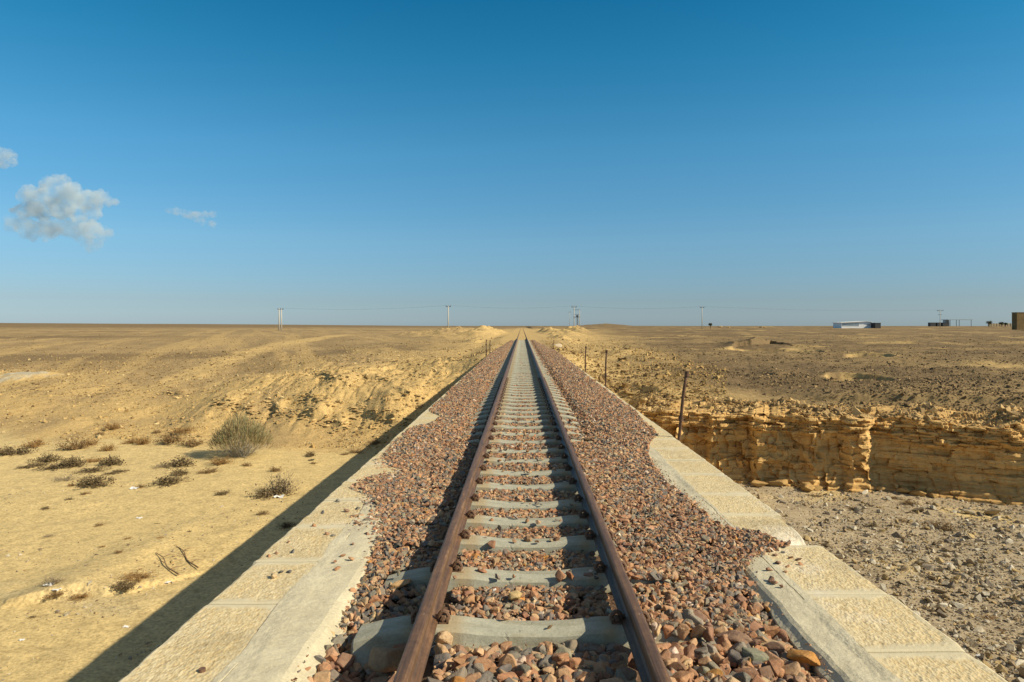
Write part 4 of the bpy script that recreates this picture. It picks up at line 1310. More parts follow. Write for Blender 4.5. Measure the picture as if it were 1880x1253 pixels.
# ------------------------------------------------------------------ shrubs
def shrub_mesh(name, seed, h, w, twigs, tcol, lcol, leaves, spread=1.0, thick=0.006, leaf=0.02, up=0.6):
    rs = np.random.default_rng(seed)
    V = []; Fq = []; C = []
    tips = []
    def ribbon(pts, r0, r1, col):
        n = len(pts); o = len(V)
        for i, p in enumerate(pts):
            r = r0 + (r1 - r0) * i / (n - 1)
            for a in (0, 2.1, 4.2):
                V.append((p[0] + r * math.cos(a), p[1] + r * math.sin(a), p[2] + r * 0.3 * math.sin(a * 2)))
                C.append(col)
        for i in range(n - 1):
            for k in range(3):
                a = o + i * 3 + k; b = o + i * 3 + (k + 1) % 3
                Fq.append((a, b, b + 3, a + 3))
    for t in range(twigs):
        az = rs.uniform(0, 2 * np.pi); el = math.acos(1 - rs.uniform(0.02, 1) * (1 - math.cos(R(86)))) * spread
        el = min(el, R(88))
        ln = rs.uniform(0.55, 1.0)
        dx, dy, dz = math.sin(el) * math.cos(az), math.sin(el) * math.sin(az), math.cos(el)
        b0 = rs.uniform(-0.12, 0.12, 2) * w
        pts = []
        bend = rs.normal(0, 0.10, 3)
        for i in range(5):
            u = i / 4
            pts.append((b0[0] + dx * w / 2 * ln * u + bend[0] * w * u * u, b0[1] + dy * w / 2 * ln * u + bend[1] * w * u * u, max(0.005, dz * h * ln * u * (1.2 - 0.2 * u) + abs(bend[2]) * h * u * u * up)))
        col = np.array(tcol) * rs.uniform(0.7, 1.25)
        ribbon(pts, thick, thick * 0.35, col)
        tips.append(pts)
        for _ in range(2):
            i = rs.integers(1, 4); p = np.array(pts[i]); d = np.array([dx, dy, dz]) + rs.normal(0, 0.6, 3); d[2] = abs(d[2])
            d = d / np.linalg.norm(d) * 0.28 * max(w / 2, h) * rs.uniform(0.5, 1.2)
            q = [tuple(p + d * u) for u in (0, 0.5, 1)]
            ribbon(q, thick * 0.6, thick * 0.25, col); tips.append(q)
    for _ in range(leaves):
        t = tips[rs.integers(0, len(tips))]
        u = rs.uniform(0.35, 1.0) * (len(t) - 1); i = min(int(u), len(t) - 2); f = u - i
        p = np.array(t[i]) * (1 - f) + np.array(t[i + 1]) * f + rs.normal(0, leaf * 0.7, 3)
        p[2] = max(p[2], 0.01)
        a = rs.normal(0, 1, 3); a /= np.linalg.norm(a); a[2] += 0.4
        b = np.cross(a, rs.normal(0, 1, 3)); b /= np.linalg.norm(b)
        L = leaf * rs.uniform(0.7, 1.5); W = L * 0.35
        col = np.array(lcol) * rs.uniform(0.65, 1.3)
        o = len(V)
        for v in (p - a * L * 0.5, p + b * W, p + a * L * 0.5, p - b * W): V.append(tuple(v)); C.append(col)
        Fq.append((o, o + 1, o + 2, o + 3))
    V = np.array(V); Fq = np.array(Fq)
    return np_mesh(name, V, Fq.ravel(), np.arange(len(Fq)) * 4, M['plant'], np.clip(np.array(C), 0.01, 0.6))

GOLD = ((0.30, 0.18, 0.07), (0.33, 0.20, 0.075)); DKB = ((0.18, 0.125, 0.07), (0.17, 0.125, 0.062)); GRY = ((0.30, 0.24, 0.16), (0.28, 0.22, 0.13)); TAN = ((0.26, 0.17, 0.08), (0.26, 0.17, 0.075))
shrub_defs = {
    'gold': [shrub_mesh('dry_shrub', 10 + i, 0.42, 1.0, 70, GOLD[0], GOLD[1], 900, 1.0, 0.006, 0.035) for i in range(3)],
    'dark': [shrub_mesh('dry_shrub', 20 + i, 0.30, 1.0, 60, DKB[0], DKB[1], 900, 1.0, 0.007, 0.04) for i in range(3)],
    'grey': [shrub_mesh('dry_shrub', 30 + i, 0.34, 1.0, 80, GRY[0], GRY[1], 350, 1.0, 0.006, 0.03) for i in range(2)],
    'tan': [shrub_mesh('dry_shrub', 40 + i, 0.36, 1.0, 70, TAN[0], TAN[1], 800, 1.0, 0.006, 0.035) for i in range(2)],
}
# green broom bush with bare grey stems below
h = hit(441, 838)
wpx = 108 / F * h.y
bush = empty('broom_bush', (h.x, h.y, h.z - 0.03))
tag(bush, 'large round olive green desert bush with pale grey lower stems', 'bush')
st = shrub_mesh('branches', 1, 1.35, wpx, 260, (0.34, 0.31, 0.24), (0.3, 0.28, 0.2), 0, 0.92, 0.010, 0.03, 0.3)
link(bpy.data.objects.new('branches', st), bush)
def broom_foliage():
    rs = np.random.default_rng(77)
    V = []; Fq = []; C = []
    for _ in range(4300):
        az = rs.uniform(0, 2 * np.pi); el = math.acos(1 - rs.uniform(0, 1) * 0.93)
        r = rs.uniform(0.45, 1.0) ** 0.6
        p = np.array([math.sin(el) * math.cos(az) * wpx / 2 * r, math.sin(el) * math.sin(az) * wpx / 2 * r, math.cos(el) * 1.75 * r])
        lump = 1 + 0.25 * fbm(np.array([math.cos(az) * 1.5 + el * 2]), np.array([math.sin(az) * 1.5]), 750, 3)[0]
        p = p * lump
        if p[2] < 0.35 + 0.35 * rs.uniform(0, 1): continue
        d = p / np.linalg.norm(p) + rs.normal(0, 0.25, 3); d[2] += 0.7; d /= np.linalg.norm(d)
        b = np.cross(d, rs.normal(0, 1, 3)); b /= np.linalg.norm(b)
        L = rs.uniform(0.14, 0.32); W = 0.010
        col = np.array([0.27, 0.24, 0.125]) * rs.uniform(0.65, 1.3) * np.array([rs.uniform(0.85, 1.25), 1, 0.95])
        o = len(V)
        for v in (p - b * W, p + b * W, p + d * L + b * W * 0.4, p + d * L - b * W * 0.4): V.append(tuple(v)); C.append(col)
        Fq.append((o, o + 1, o + 2, o + 3))
    me = np_mesh('foliage', np.array(V), np.array(Fq).ravel(), np.arange(len(Fq)) * 4, M['plant'], np.array(C))
    link(bpy.data.objects.new('foliage', me), bush)
broom_foliage()

# (px, py of the foot, width px, kind, height factor, label)
SH = [(60, 822, 22, 'gold', 1.0, 'small golden dry shrub above a dark flattened shrub on the sand'),
      (22, 834, 56, 'dark', 0.7, 'dark flattened dry shrub at the edge of the sandy wadi'),
      (64, 819, 36, 'gold', 0.8, None), (140, 825, 46, 'tan', 1.1, 'bushy tan dry shrub at the head of the shrub belt'),
      (165, 818, 30, 'gold', 0.9, 'golden dry shrub joined to a bushy tan shrub'),
      (198, 828, 26, 'gold', 1.1, 'round golden dry shrub standing alone on pale sand'),
      (240, 814, 26, 'gold', 0.9, 'low golden dry shrub in a row below the stony bank'),
      (262, 816, 28, 'gold', 1.2, 'taller golden dry shrub in a row below the stony bank'),
      (312, 813, 48, 'tan', 0.9, 'wide tan dry shrub below the stony bank'),
      (355, 818, 44, 'tan', 0.75, 'wide dark tan shrub just beside the large green bush'),
      (208, 788, 30, 'gold', 0.9, 'golden dry shrub higher up on the stony bank'),
      (182, 799, 20, 'tan', 0.7, 'small tan shrub at the foot of the stony bank'),
      (288, 795, 18, 'tan', 0.8, 'small tan tuft at the foot of the stony bank'),
      (335, 795, 40, 'gold', 0.6, 'low golden shrub spreading along the bank foot'),
      (88, 848, 44, 'dark', 0.8, 'dark spiky shrub in the middle of the shrub belt'),
      (132, 857, 44, 'dark', 1.1, 'dark tall shrub with a ragged top in the shrub belt'),
      (60, 857, 40, 'dark', 0.4, 'thin dark creeping shrub low on the sand'),
      (100, 860, 60, 'dark', 0.35, 'long dark creeping shrub at the front of the shrub belt'),
      (202, 854, 44, 'dark', 1.0, 'compact dark shrub casting a leaning shadow on sand'),
      (172, 848, 28, 'gold', 0.6, 'golden low tuft behind a compact dark shrub'),
      (175, 890, 62, 'dark', 0.75, 'broad dark brown shrub lying apart in front of the belt'),
      (165, 866, 50, 'dark', 0.4, 'flat dark shrub between two broad dark shrubs'),
      (215, 868, 36, 'dark', 0.35, 'flat dark twigs beside a compact dark shrub'),
      (330, 856, 50, 'dark', 0.8, 'dark tangled shrub with a pale top below the green bush'),
      (312, 888, 56, 'dark', 0.7, 'dark tangled shrub farthest down the sand below the green bush'),
      (330, 872, 34, 'dark', 0.9, 'dark narrow shrub linking two tangled shrubs'),
      (300, 858, 36, 'grey', 0.5, 'grey withered shrub beside a tangled dark shrub'),
      (385, 868, 34, 'tan', 0.6, 'low brownish tuft right below the green bush'),
      (405, 852, 36, 'gold', 0.8, 'orange brown tuft at the skirt of the green bush'),
      (452, 856, 20, 'tan', 0.8, 'small brownish tuft in front of the green bush'),
      (505, 866, 24, 'tan', 1.0, 'small round tuft between the green bush and the bridge shadow'),
      (120, 882, 40, 'grey', 0.6, 'pale grey withered shrub in front of the shrub belt'),
      (130, 893, 14, 'gold', 0.9, 'tiny golden tuft at the foot of a grey withered shrub'),
      (155, 908, 18, 'tan', 0.8, 'small tan tuft alone on the open sand'),
      (258, 896, 16, 'tan', 1.1, 'small brown tuft beside a scrap of white litter'),
      (500, 910, 62, 'dark', 0.6, 'low dark shrub under bare pale twigs near the bridge shadow'),
      (518, 905, 60, 'grey', 1.5, 'bare pale twiggy shrub holding white litter near the bridge shadow'),
      (408, 908, 26, 'dark', 0.7, 'small dark spiky tuft on open sand near the bridge shadow'),
      (482, 945, 22, 'tan', 0.9, 'brown curled tuft in open sand beside the bridge shadow'),
      (528, 968, 28, 'dark', 1.0, 'dark shrub lying inside the bridge shadow'),
      (84, 935, 16, 'dark', 0.8, None), (128, 918, 14, 'dark', 0.8, None), (88, 986, 20, 'grey', 0.7, None), (183, 965, 20, 'tan', 0.6, None),
      (218, 1016, 16, 'tan', 1.1, 'brown round tuft on the sand above the dragged branches'),
      (188, 1005, 12, 'gold', 0.9, None), (235, 990, 12, 'gold', 0.8, None), (288, 962, 12, 'dark', 0.5, None), (347, 977, 10, 'dark', 0.8, None), (295, 988, 12, 'gold', 0.7, None),
      (100, 1072, 40, 'grey', 0.9, 'grey brown shrub with blue white litter at the edge of the gully'),
      (105, 1092, 40, 'tan', 0.6, 'flat tan shrub on the gully edge below a littered shrub'),
      (228, 1082, 40, 'dark', 0.9, 'dark green tinged shrub on the gully edge with pale litter'),
      (150, 1096, 40, 'gold', 0.5, 'low golden tuft on the gully edge'),
      (60, 1134, 16, 'dark', 0.8, None), (250, 1062, 50, 'gold', 0.5, 'golden grassy tuft along the gully edge by the branches'),
      (690, 815, 26, 'tan', 0.9, 'dry brown tuft below the layered rock ledge'), (655, 832, 26, 'tan', 0.8, 'brown tuft at the brink of the bridge shadow'), (570, 838, 20, 'dark', 1.3, 'dark upright tuft under rubble on the bank'),
      (635, 835, 16, 'tan', 0.7, None), (575, 852, 14, 'tan', 0.7, None),
      (1725, 970, 46, 'tan', 0.7, 'brown withered shrub among stones on the cliff side floor'), (1668, 926, 30, 'tan', 0.7, 'dark brown tuft on the stony floor under the cliff'),
      (1640, 916, 24, 'tan', 0.6, None), (1565, 935, 20, 'tan', 0.6, None), (1600, 966, 24, 'dark', 0.6, 'dark low tuft amid stones on the cliff side floor'), (1655, 958, 26, 'tan', 0.5, None),
      (1818, 1136, 26, 'gold', 0.5, 'orange dry tuft on fine gravel beside the parapet'), (1840, 1158, 18, 'gold', 0.5, None), (1500, 912, 22, 'tan', 0.5, None)]
for k, (px_, py_, w_, kind, hf, lb) in enumerate(SH):
    h = hit(px_, py_)
    w = w_ / F * h.y * 1.45
    me = shrub_defs[kind][k % len(shrub_defs[kind])]
    o = link(bpy.data.objects.new('dry_shrub', me))
    o.location = (h.x, h.y, h.z - 0.02)
    o.scale = (w, w * 0.9, w * 0.9 * hf)
    o.rotation_euler = (0, 0, random.uniform(0, 6.28))
    if lb: tag(o, lb, 'shrub', 'dry shrubs on the wadi floor')
    else:
        cn = {'gold': 'golden', 'dark': 'dark', 'grey': 'grey', 'tan': 'tan'}[kind]
        if px_ > 1000: tag(o, f'tiny {cn} tuft among stones below the cliff', 'shrub', f'tiny {cn} tufts below the cliff')
        else: tag(o, f'tiny {cn} tuft dotted on the open sandy wadi floor', 'shrub', f'tiny {cn} tufts on the sand')

# fallen branches on the sand
for (a, b_, lb) in [((286, 1017), (326, 1060), 'bent dead branch lying on sand, farther from the bridge shadow'), ((324, 1005), (362, 1047), 'bent dead branch lying on sand, closer to the bridge shadow')]:
    A_ = hit(*a); B_ = hit(*b_)
    mb = MB()
    pts = [A_.lerp(B_, t) + Vector((0.05 * math.sin(t * 7), 0.0, 0.02 + 0.03 * math.sin(t * 5) ** 2)) for t in np.linspace(0, 1, 9)]
    for p in pts: p.z = max(p.z, gz(p.x, p.y) + 0.015)
    mb.tube([p - A_ for p in pts], list(np.linspace(0.010, 0.02, 9)), 6)
    for t, s in ((2, 1), (4, -1), (6, 1)):
        p = pts[t] - A_
        mb.tube([p, p + Vector((0.14 * s, 0.05, 0.05)), p + Vector((0.25 * s, 0.12, 0.03))], [0.014, 0.01, 0.005], 5)
    o = mb.build('dead_branch', mat('dead_wood', plain((0.30, 0.20, 0.105), 0.95)), None)
    o.location = A_
    tag(o, lb, 'branch')

# litter
def litter_mesh(seed, s):
    rs = np.random.default_rng(seed)
    n = 7
    u = np.linspace(-1, 1, n)
    X, Y = np.meshgrid(u, u)
    Z = 0.45 * fbm(X * 1.6 + seed, Y * 1.6, 760 + seed, 3) + 0.25
    P = np.stack([X + 0.3 * rs.normal(0, .4, X.shape), (Y + 0.3 * rs.normal(0, .4, X.shape)) * 0.7, Z], -1) * s
    return P
for k, (px_, py_, s, lb, mm) in enumerate([(246, 898, 0.13, 'white and blue plastic scrap beside a small brown tuft', 'litter'), (512, 914, 0.16, 'crumpled white plastic caught in a bare twiggy shrub', 'litter'),
                                          (89, 1076, 0.09, 'crumpled white bag against a grey brown shrub', 'litter'), (103, 1085, 0.08, 'pale blue plastic scrap on the gully edge', 'litter'),
                                          (306, 1072, 0.07, 'thin white plastic strip at the end of a dead branch', 'litter'), (232, 1152, 0.05, 'pale scrap lying on the gully sand beside the bridge shadow', 'litter'),
                                          (255, 952, 0.08, 'white scrap lying flat on open sand', 'litter'), (40, 1176, 0.045, 'white scrap near the corner of the gully sand', 'litter'),
                                          (572, 846, 0.12, 'small black plastic lump on sand near the bridge shadow', 'litter_dark'), (1797, 1206, 0.05, 'pale blue scrap on sand just beyond the parapet', 'litter'), (1743, 1036, 0.07, 'white scrap among stones on the wadi floor', 'litter')]):
    h = hit(px_, py_)
    o = grid_mesh('plastic_scrap', litter_mesh(k, s), M[mm], smooth=False)
    sol = o.modifiers.new('thickness', 'SOLIDIFY'); sol.thickness = 0.004
    o.location = (h.x, h.y, h.z)
    tag(o, lb, 'litter')

# ------------------------------------------------------------------ railing posts
def post(px_top, py_top, px_b, py_b, side, lb, r=0.024, ring=True):
    X = WX1 + 0.03 if side > 0 else WX0 - 0.03
    Y = F * X / (px_b - 958)
    zb = CZ - (py_b - 598) / F * Y
    ln = (py_b - py_top) / F * Y
    dx = (px_top - px_b) / F * Y
    o = empty('railing_post', (X, Y, zb))
    tag(o, lb, 'post', 'old railing posts along the bridge')
    b = MB()
    n = 9
    pts = [(dx * max(0.0, (-0.35 + (ln + 0.35) * t) / ln) + 0.012 * math.sin(t * 6), 0.01 * math.sin(t * 4), -0.35 + (ln + 0.35) * t) for t in np.linspace(0, 1, n)]
    b.tube(pts, [r] * n, 10)
    b.build('pipe', M['post'], o, smooth=True)
    if ring:
        for t in (0.55, 1.0):
            i = t * (n - 1); p = pts[int(i)]
            c = MB(); c.tube([(p[0], p[1], p[2] - 0.045), (p[0] + dx * 0.02, p[1], p[2] + 0.035)], [r * 1.55, r * 1.5], 10)
            c.build('coupling', M['post'], o)
        c = MB(); c.box(-0.06, 0.02, -0.05, 0.05, -0.34, -0.28); c.build('bracket', M['post'], o)
post(1261, 686, 1245, 810, 1, 'tall leaning rusty pipe post with a collar, closest to the cliff wall')
post(1114, 645, 1111, 714, 1, 'straight rusty post, second along the cliff side of the bridge')
post(1076, 638, 1074, 691, 1, 'thin rusty post, third along the cliff side of the bridge')
post(1017, 626, 1016, 649, 1, 'short far post on the cliff side beside a pale stone')
post(893, 625, 893, 653, -1, 'thin dark post on the shadow side of the far bridge')
post(900, 626, 899.5, 646, -1, 'thinner farther post on the shadow side of the far bridge')
h = hit(1023, 638)
put_boulder('boulder', (h.x, h.y, h.z + 0.15), 0.42, (0.62, 0.52, 0.36), 'pale cream boulder on the slope beside the far railing post', 'boulder', seed=903)

# ------------------------------------------------------------------ power line
def upole(px_, py_top, py_base, Y, lb, double=False, arm=1.3, steel=False):
    X = (px_ - 958) / F * Y
    zb = CZ - (py_base - 598) / F * Y
    H = (py_base - py_top) / F * Y
    o = empty('utility_pole', (X, Y, zb))
    tag(o, lb, 'utility pole', 'poles of the power line across the plain')
    offs = [-0.55, 0.35] if double else [0]
    for k, dx in enumerate(offs):
        b = MB(); b.tube([(dx, 0, -1.0), (dx, 0, H * (1.0 if k == 0 else 0.98))], [0.26, 0.17] if not steel else [0.17, 0.12], 10)
        b.build('pole', M['pole'], o, smooth=True)
    b = MB(); b.box(-arm, arm, -0.09, 0.09, H - 0.35, H - 0.15)
    b.build('crossarm', M['dark_metal'], o)
    for dx in (-arm * 0.92, 0, arm * 0.92):
        c = MB(); c.tube([(dx, 0, H - 0.15), (dx, 0, H + 0.22)], [0.09, 0.06], 8); c.build('insulator', M['dark_metal'], o)
    return o, Vector((X, Y, zb + H + 0.22)), arm
tops = []
o, t, a = upole(515, 567, 607, 262, 'double concrete pole standing alone on the plain away from the track', True, 1.1); tops.append(t)
o, t, a = upole(823, 562, 607, 250, 'slim pale pole rising from the sandy bank short of the track', False, 0.9); tops.append(t)
# H-frame with transformer
oH, tH, a = upole(1054, 563, 602, 268, 'twin pole frame carrying a transformer beyond the far embankment', False, 1.0, True)
sH = 268 / F
b = MB(); b.tube([(10 * sH, 0, -1), (10 * sH, 0, 33 * sH)], [0.17, 0.12], 8); b.build('pole', M['pole'], oH, smooth=True)
b = MB(); b.box(-0.4, 10 * sH + 0.4, -0.08, 0.08, 33 * sH - 0.15, 33 * sH); b.box(-0.3, 10 * sH + 0.3, -0.08, 0.08, 19 * sH, 19 * sH + 0.18); b.box(0, 10 * sH, -0.06, 0.06, 24 * sH, 24 * sH + 0.12)
b.build('crossbeam', M['dark_metal'], oH)
b = MB(); b.box(4 * sH, 7.5 * sH, -0.4, 0.4, 19.5 * sH, 23 * sH); b.build('transformer', M['dark_metal'], oH)
b = MB(); b.tube([(5.4 * sH, 0, -0.5), (5.4 * sH, 0, 19 * sH)], [0.12, 0.1], 8); b.tube([(6.9 * sH, 0, -0.5), (6.9 * sH, 0, 19 * sH)], [0.08, 0.08], 8); b.build('cable_riser', M['dark_metal'], oH)
tops.append(tH)
o, t, a = upole(1289, 564, 601, 285, 'slender steel pole on the plateau beside rubble heaps', False, 0.9, True); tops.append(t)
o, t, a = upole(1726, 570, 599, 345, 'dark pole with double crossarm between the white hall and the stone block', False, 1.6, True)
b = MB(); b.box(-1.0, 1.0, -0.08, 0.08, 5.6, 5.78); b.build('crossarm', M['dark_metal'], o)
tops.append(t)
far_poles = [(1046, 573, 600, 560, 'tiny far pole just behind the transformer frame')]
for p in far_poles: upole(*p, False, 0.9, True)
names = ['between the double concrete pole and the slim pale pole', 'between the slim pale pole and the transformer frame', 'between the transformer frame and the slender steel pole', 'between the slender steel pole and the dark double armed pole']
for k, (p, q) in enumerate(zip(tops[:-1], tops[1:])):
    root = empty('power_line', p)
    tag(root, 'thin sagging wires ' + names[k], 'power line', 'spans of wire between the poles')
    for dz, dy in ((0, -0.8), (0, 0.8)):
        b = MB(); b.tube([(q - p) * t_ + Vector((0, dy, dz - 1.6 * 4 * t_ * (1 - t_) * 0.6)) for t_ in np.linspace(0, 1, 14)], 0.008, 4); b.build('wire', M['dark_metal'], root)

# ------------------------------------------------------------------ buildings on the skyline
def at(px_, Y, e):
    return Vector(((px_ - 958) / F * Y, Y, CZ + e))
def px2m(n, Y): return n / F * Y
Yh = 330.0
p = at(1545, Yh, px2m(-1.5, Yh))
hall = empty('white_hall', p)
tag(hall, 'long low white hall with dark glazed side on the skyline', 'building')
W_ = px2m(64, Yh); Hh = px2m(8.8, Yh)
b = MB()
b.add([(0, 0, -1), (W_, 0, -1), (W_, 0, Hh * 0.55), (W_ * 0.72, 0, Hh), (0.3, 0, Hh * 0.80), (0, 0, Hh * 0.72),
       (0, 9, -1), (W_, 9, -1), (W_, 9, Hh * 0.55), (W_ * 0.72, 9, Hh), (0.3, 9, Hh * 0.80), (0, 9, Hh * 0.72)],
      [(0, 1, 2, 3, 4, 5), (11, 10, 9, 8, 7, 6), (0, 6, 7, 1), (1, 7, 8, 2), (2, 8, 9, 3), (3, 9, 10, 4), (4, 10, 11, 5), (5, 11, 6, 0)])
b.build('wall', M['white'], hall)
b = MB(); b.box(0.4, W_ * 0.50, -0.06, -0.004, 0.1, Hh * 0.62); b.build('glazed_panel', M['blueglass'], hall)
b = MB(); b.box(W_ * 0.74, W_ * 0.83, -0.06, -0.004, Hh * 0.25, Hh * 0.42); b.build('window', M['blueglass'], hall)
b = MB(); b.add([(-0.5, -0.6, Hh * 0.74), (W_ * 0.72, -0.6, Hh * 1.02), (W_ + 0.4, -0.6, Hh * 0.56), (W_ + 0.4, -0.6, Hh * 0.62), (W_ * 0.72, -0.6, Hh * 1.08), (-0.5, -0.6, Hh * 0.82),
                 (-0.5, 9.6, Hh * 0.74), (W_ * 0.72, 9.6, Hh * 1.02), (W_ + 0.4, 9.6, Hh * 0.56), (W_ + 0.4, 9.6, Hh * 0.62), (W_ * 0.72, 9.6, Hh * 1.08), (-0.5, 9.6, Hh * 0.82)],
                [(0, 1, 4, 5), (1, 2, 3, 4), (6, 11, 10, 7), (7, 10, 9, 8), (5, 4, 10, 11), (4, 3, 9, 10), (0, 6, 7, 1), (1, 7, 8, 2), (0, 5, 11, 6), (2, 8, 9, 3)])
b.build('roof', M['white'], hall)
hut = empty('dark_shed', at(1607, Yh - 4, px2m(-1.5, Yh)))
tag(hut, 'small dark shed at the end of the white hall', 'shed')
b = MB(); b.box(0, px2m(10, Yh), 0, 4, -1, px2m(6, Yh)); b.build('wall', M['dark_metal'], hut)
b = MB(); b.box(-0.2, px2m(10, Yh) + 0.2, -0.2, 4.2, px2m(6, Yh), px2m(6, Yh) + 0.2); b.build('roof', M['blueglass'], hut)
Yb = 210.0
blk = empty('stone_block_building', at(1867, Yb, px2m(-2.0, Yb)))
tag(blk, 'flat roofed brown stone block building cut by the picture edge', 'building')
Hb = px2m(25.5, Yb); Wb = 7.0
b = MB(); b.box(0, Wb, 0, 2.2, -1, Hb); b.build('wall', M['brown'], blk)
b = MB(); b.box(-0.08, Wb + 0.08, -0.08, 2.28, Hb, Hb + 0.14); b.build('parapet', M['brown'], blk)
b = MB(); b.box(Wb * 0.45, Wb * 0.6, -0.05, -0.004, 0, 2.0); b.build('door', M['dark_metal'], blk)
Ys = 480.0
shed = empty('open_shed', at(1739, Ys, px2m(2.5, Ys)))
tag(shed, 'long open shed with a thin flat roof behind the dark pole', 'shed')
Ws = px2m(44, Ys); Hs = px2m(8.5, Ys)
b = MB(); b.box(-0.5, Ws, -2, 6, Hs - 0.35, Hs); b.build('roof', M['blueglass'], shed)
for t in (0, 0.12, 0.38, 0.5, 1):
    b = MB(); b.box(Ws * t - 0.12, Ws * t + 0.12, -0.1, 0.1, -2, Hs - 0.35); b.build('post', M['dark_metal'], shed)
b = MB(); b.box(0, Ws * 0.16, 2, 5, -2, Hs - 0.4); b.build('wall', M['blueglass'], shed)
for k, (px_, w_, lb) in enumerate([(1708, 10, 'dark low container to one side of the dark pole'), (1721, 6, 'small dark container right behind the dark pole'), (1731, 12, 'dark low container in front of the open shed')]):
    c = empty('low_container', at(px_, 430, px2m(1.5, 430)))
    tag(c, lb, 'container', 'dark low containers on the skyline')
    b = MB(); b.box(0, px2m(w_, 430), 0, 2.5, -1.5, px2m(3.5, 430)); b.build('body', M['dark_metal'], c)
    b = MB(); b.box(-0.1, px2m(w_, 430) + 0.1, -0.1, 2.6, px2m(3.5, 430), px2m(3.5, 430) + 0.15); b.build('lid', M['dark_metal'], c)
wl = MB(); wl.box(0, px2m(42, 400), 0, 0.5, -1, px2m(3.2, 400)); 
for t in np.linspace(0.02, 0.98, 9): wl.box(px2m(42, 400) * t - 0.25, px2m(42, 400) * t + 0.25, -0.12, 0.62, -1, px2m(3.2, 400) + 0.2)
o = wl.build('boundary_wall', M['tan'], None); o.location = at(1815, 400, px2m(0.2, 400))
tag(o, 'low pale boundary wall below the small trees', 'wall')
def small_tree(px_, Y, e_px, h_px, seed, lb):
    base = at(px_, Y, px2m(e_px, Y))
    H = px2m(h_px, Y)
    o = empty('tree', base)
    tag(o, lb, 'tree')
    b = MB(); b.tube([(0, 0, -1), (0.05, 0, H * 0.3), (-0.1, 0.1, H * 0.6)], [0.16, 0.12, 0.05], 7); b.tube([(0.05, 0, H * 0.3), (0.5, 0.2, H * 0.62)], [0.08, 0.03], 6)
    b.build('trunk', M['post'], o)
    rs = np.random.default_rng(seed)
    V = []; Fq = []; C = []
    for _ in range(1100):
        c_ = rs.integers(0, 7)
        cc = np.array([math.sin(c_ * 2.4) * 0.30 * H * (c_ > 0), math.cos(c_ * 2.4) * 0.30 * H * (c_ > 0), H * (0.52 + 0.12 * math.sin(c_ * 1.7))])
        p = cc + rs.normal(0, 0.14 * H, 3)
        a = rs.normal(0, 1, 3); a /= np.linalg.norm(a); bb = np.cross(a, rs.normal(0, 1, 3)); bb /= np.linalg.norm(bb)
        L = rs.uniform(0.08, 0.18); o_ = len(V)
        for v in (p - a * L, p + bb * L * .5, p + a * L, p - bb * L * .5): V.append(v); C.append(np.array([0.085, 0.09, 0.05]) * rs.uniform(0.7, 1.3))
        Fq.append((o_, o_ + 1, o_ + 2, o_ + 3))
    me = np_mesh('crown', np.array(V), np.array(Fq).ravel(), np.arange(len(Fq)) * 4, M['plant'], np.array(C))
    link(bpy.data.objects.new('crown', me), o)
small_tree(1816, 380, 0.5, 9, 1, 'larger small dark tree above the low pale wall')
small_tree(1838, 380, 0.5, 6.5, 2, 'smaller dark tree above the low pale wall')
small_tree(1846, 385, 0.5, 5, 3, 'tiny dark tree close to the stone block building')
small_tree(1304, 275, -1, 5.5, 4, 'small grey green bush by the rubble heaps near the slender pole')
# rubble heaps on the skyline
for k, (px_, py_, s, lb) in enumerate([(1322, 599, 1.0, 'low sandy rubble heap beside the slender steel pole'), (1338, 600, 0.8, 'smaller sandy rubble heap behind the plateau'), (1397, 600, 0.8, 'pale rubble heap farther along the plateau skyline'), (1404, 601, 0.5, 'little stone heap next to the pale rubble heap')]):
    Y = 250
    p = at(px_, Y, px2m(598 - py_ - 1, Y))
    put_boulder('rubble_heap', p, s, (0.42, 0.29, 0.13), lb, 'rubble heap', seed=930 + k, flat=0.45, long_=1.7, rz=0.2, rough=0.35)

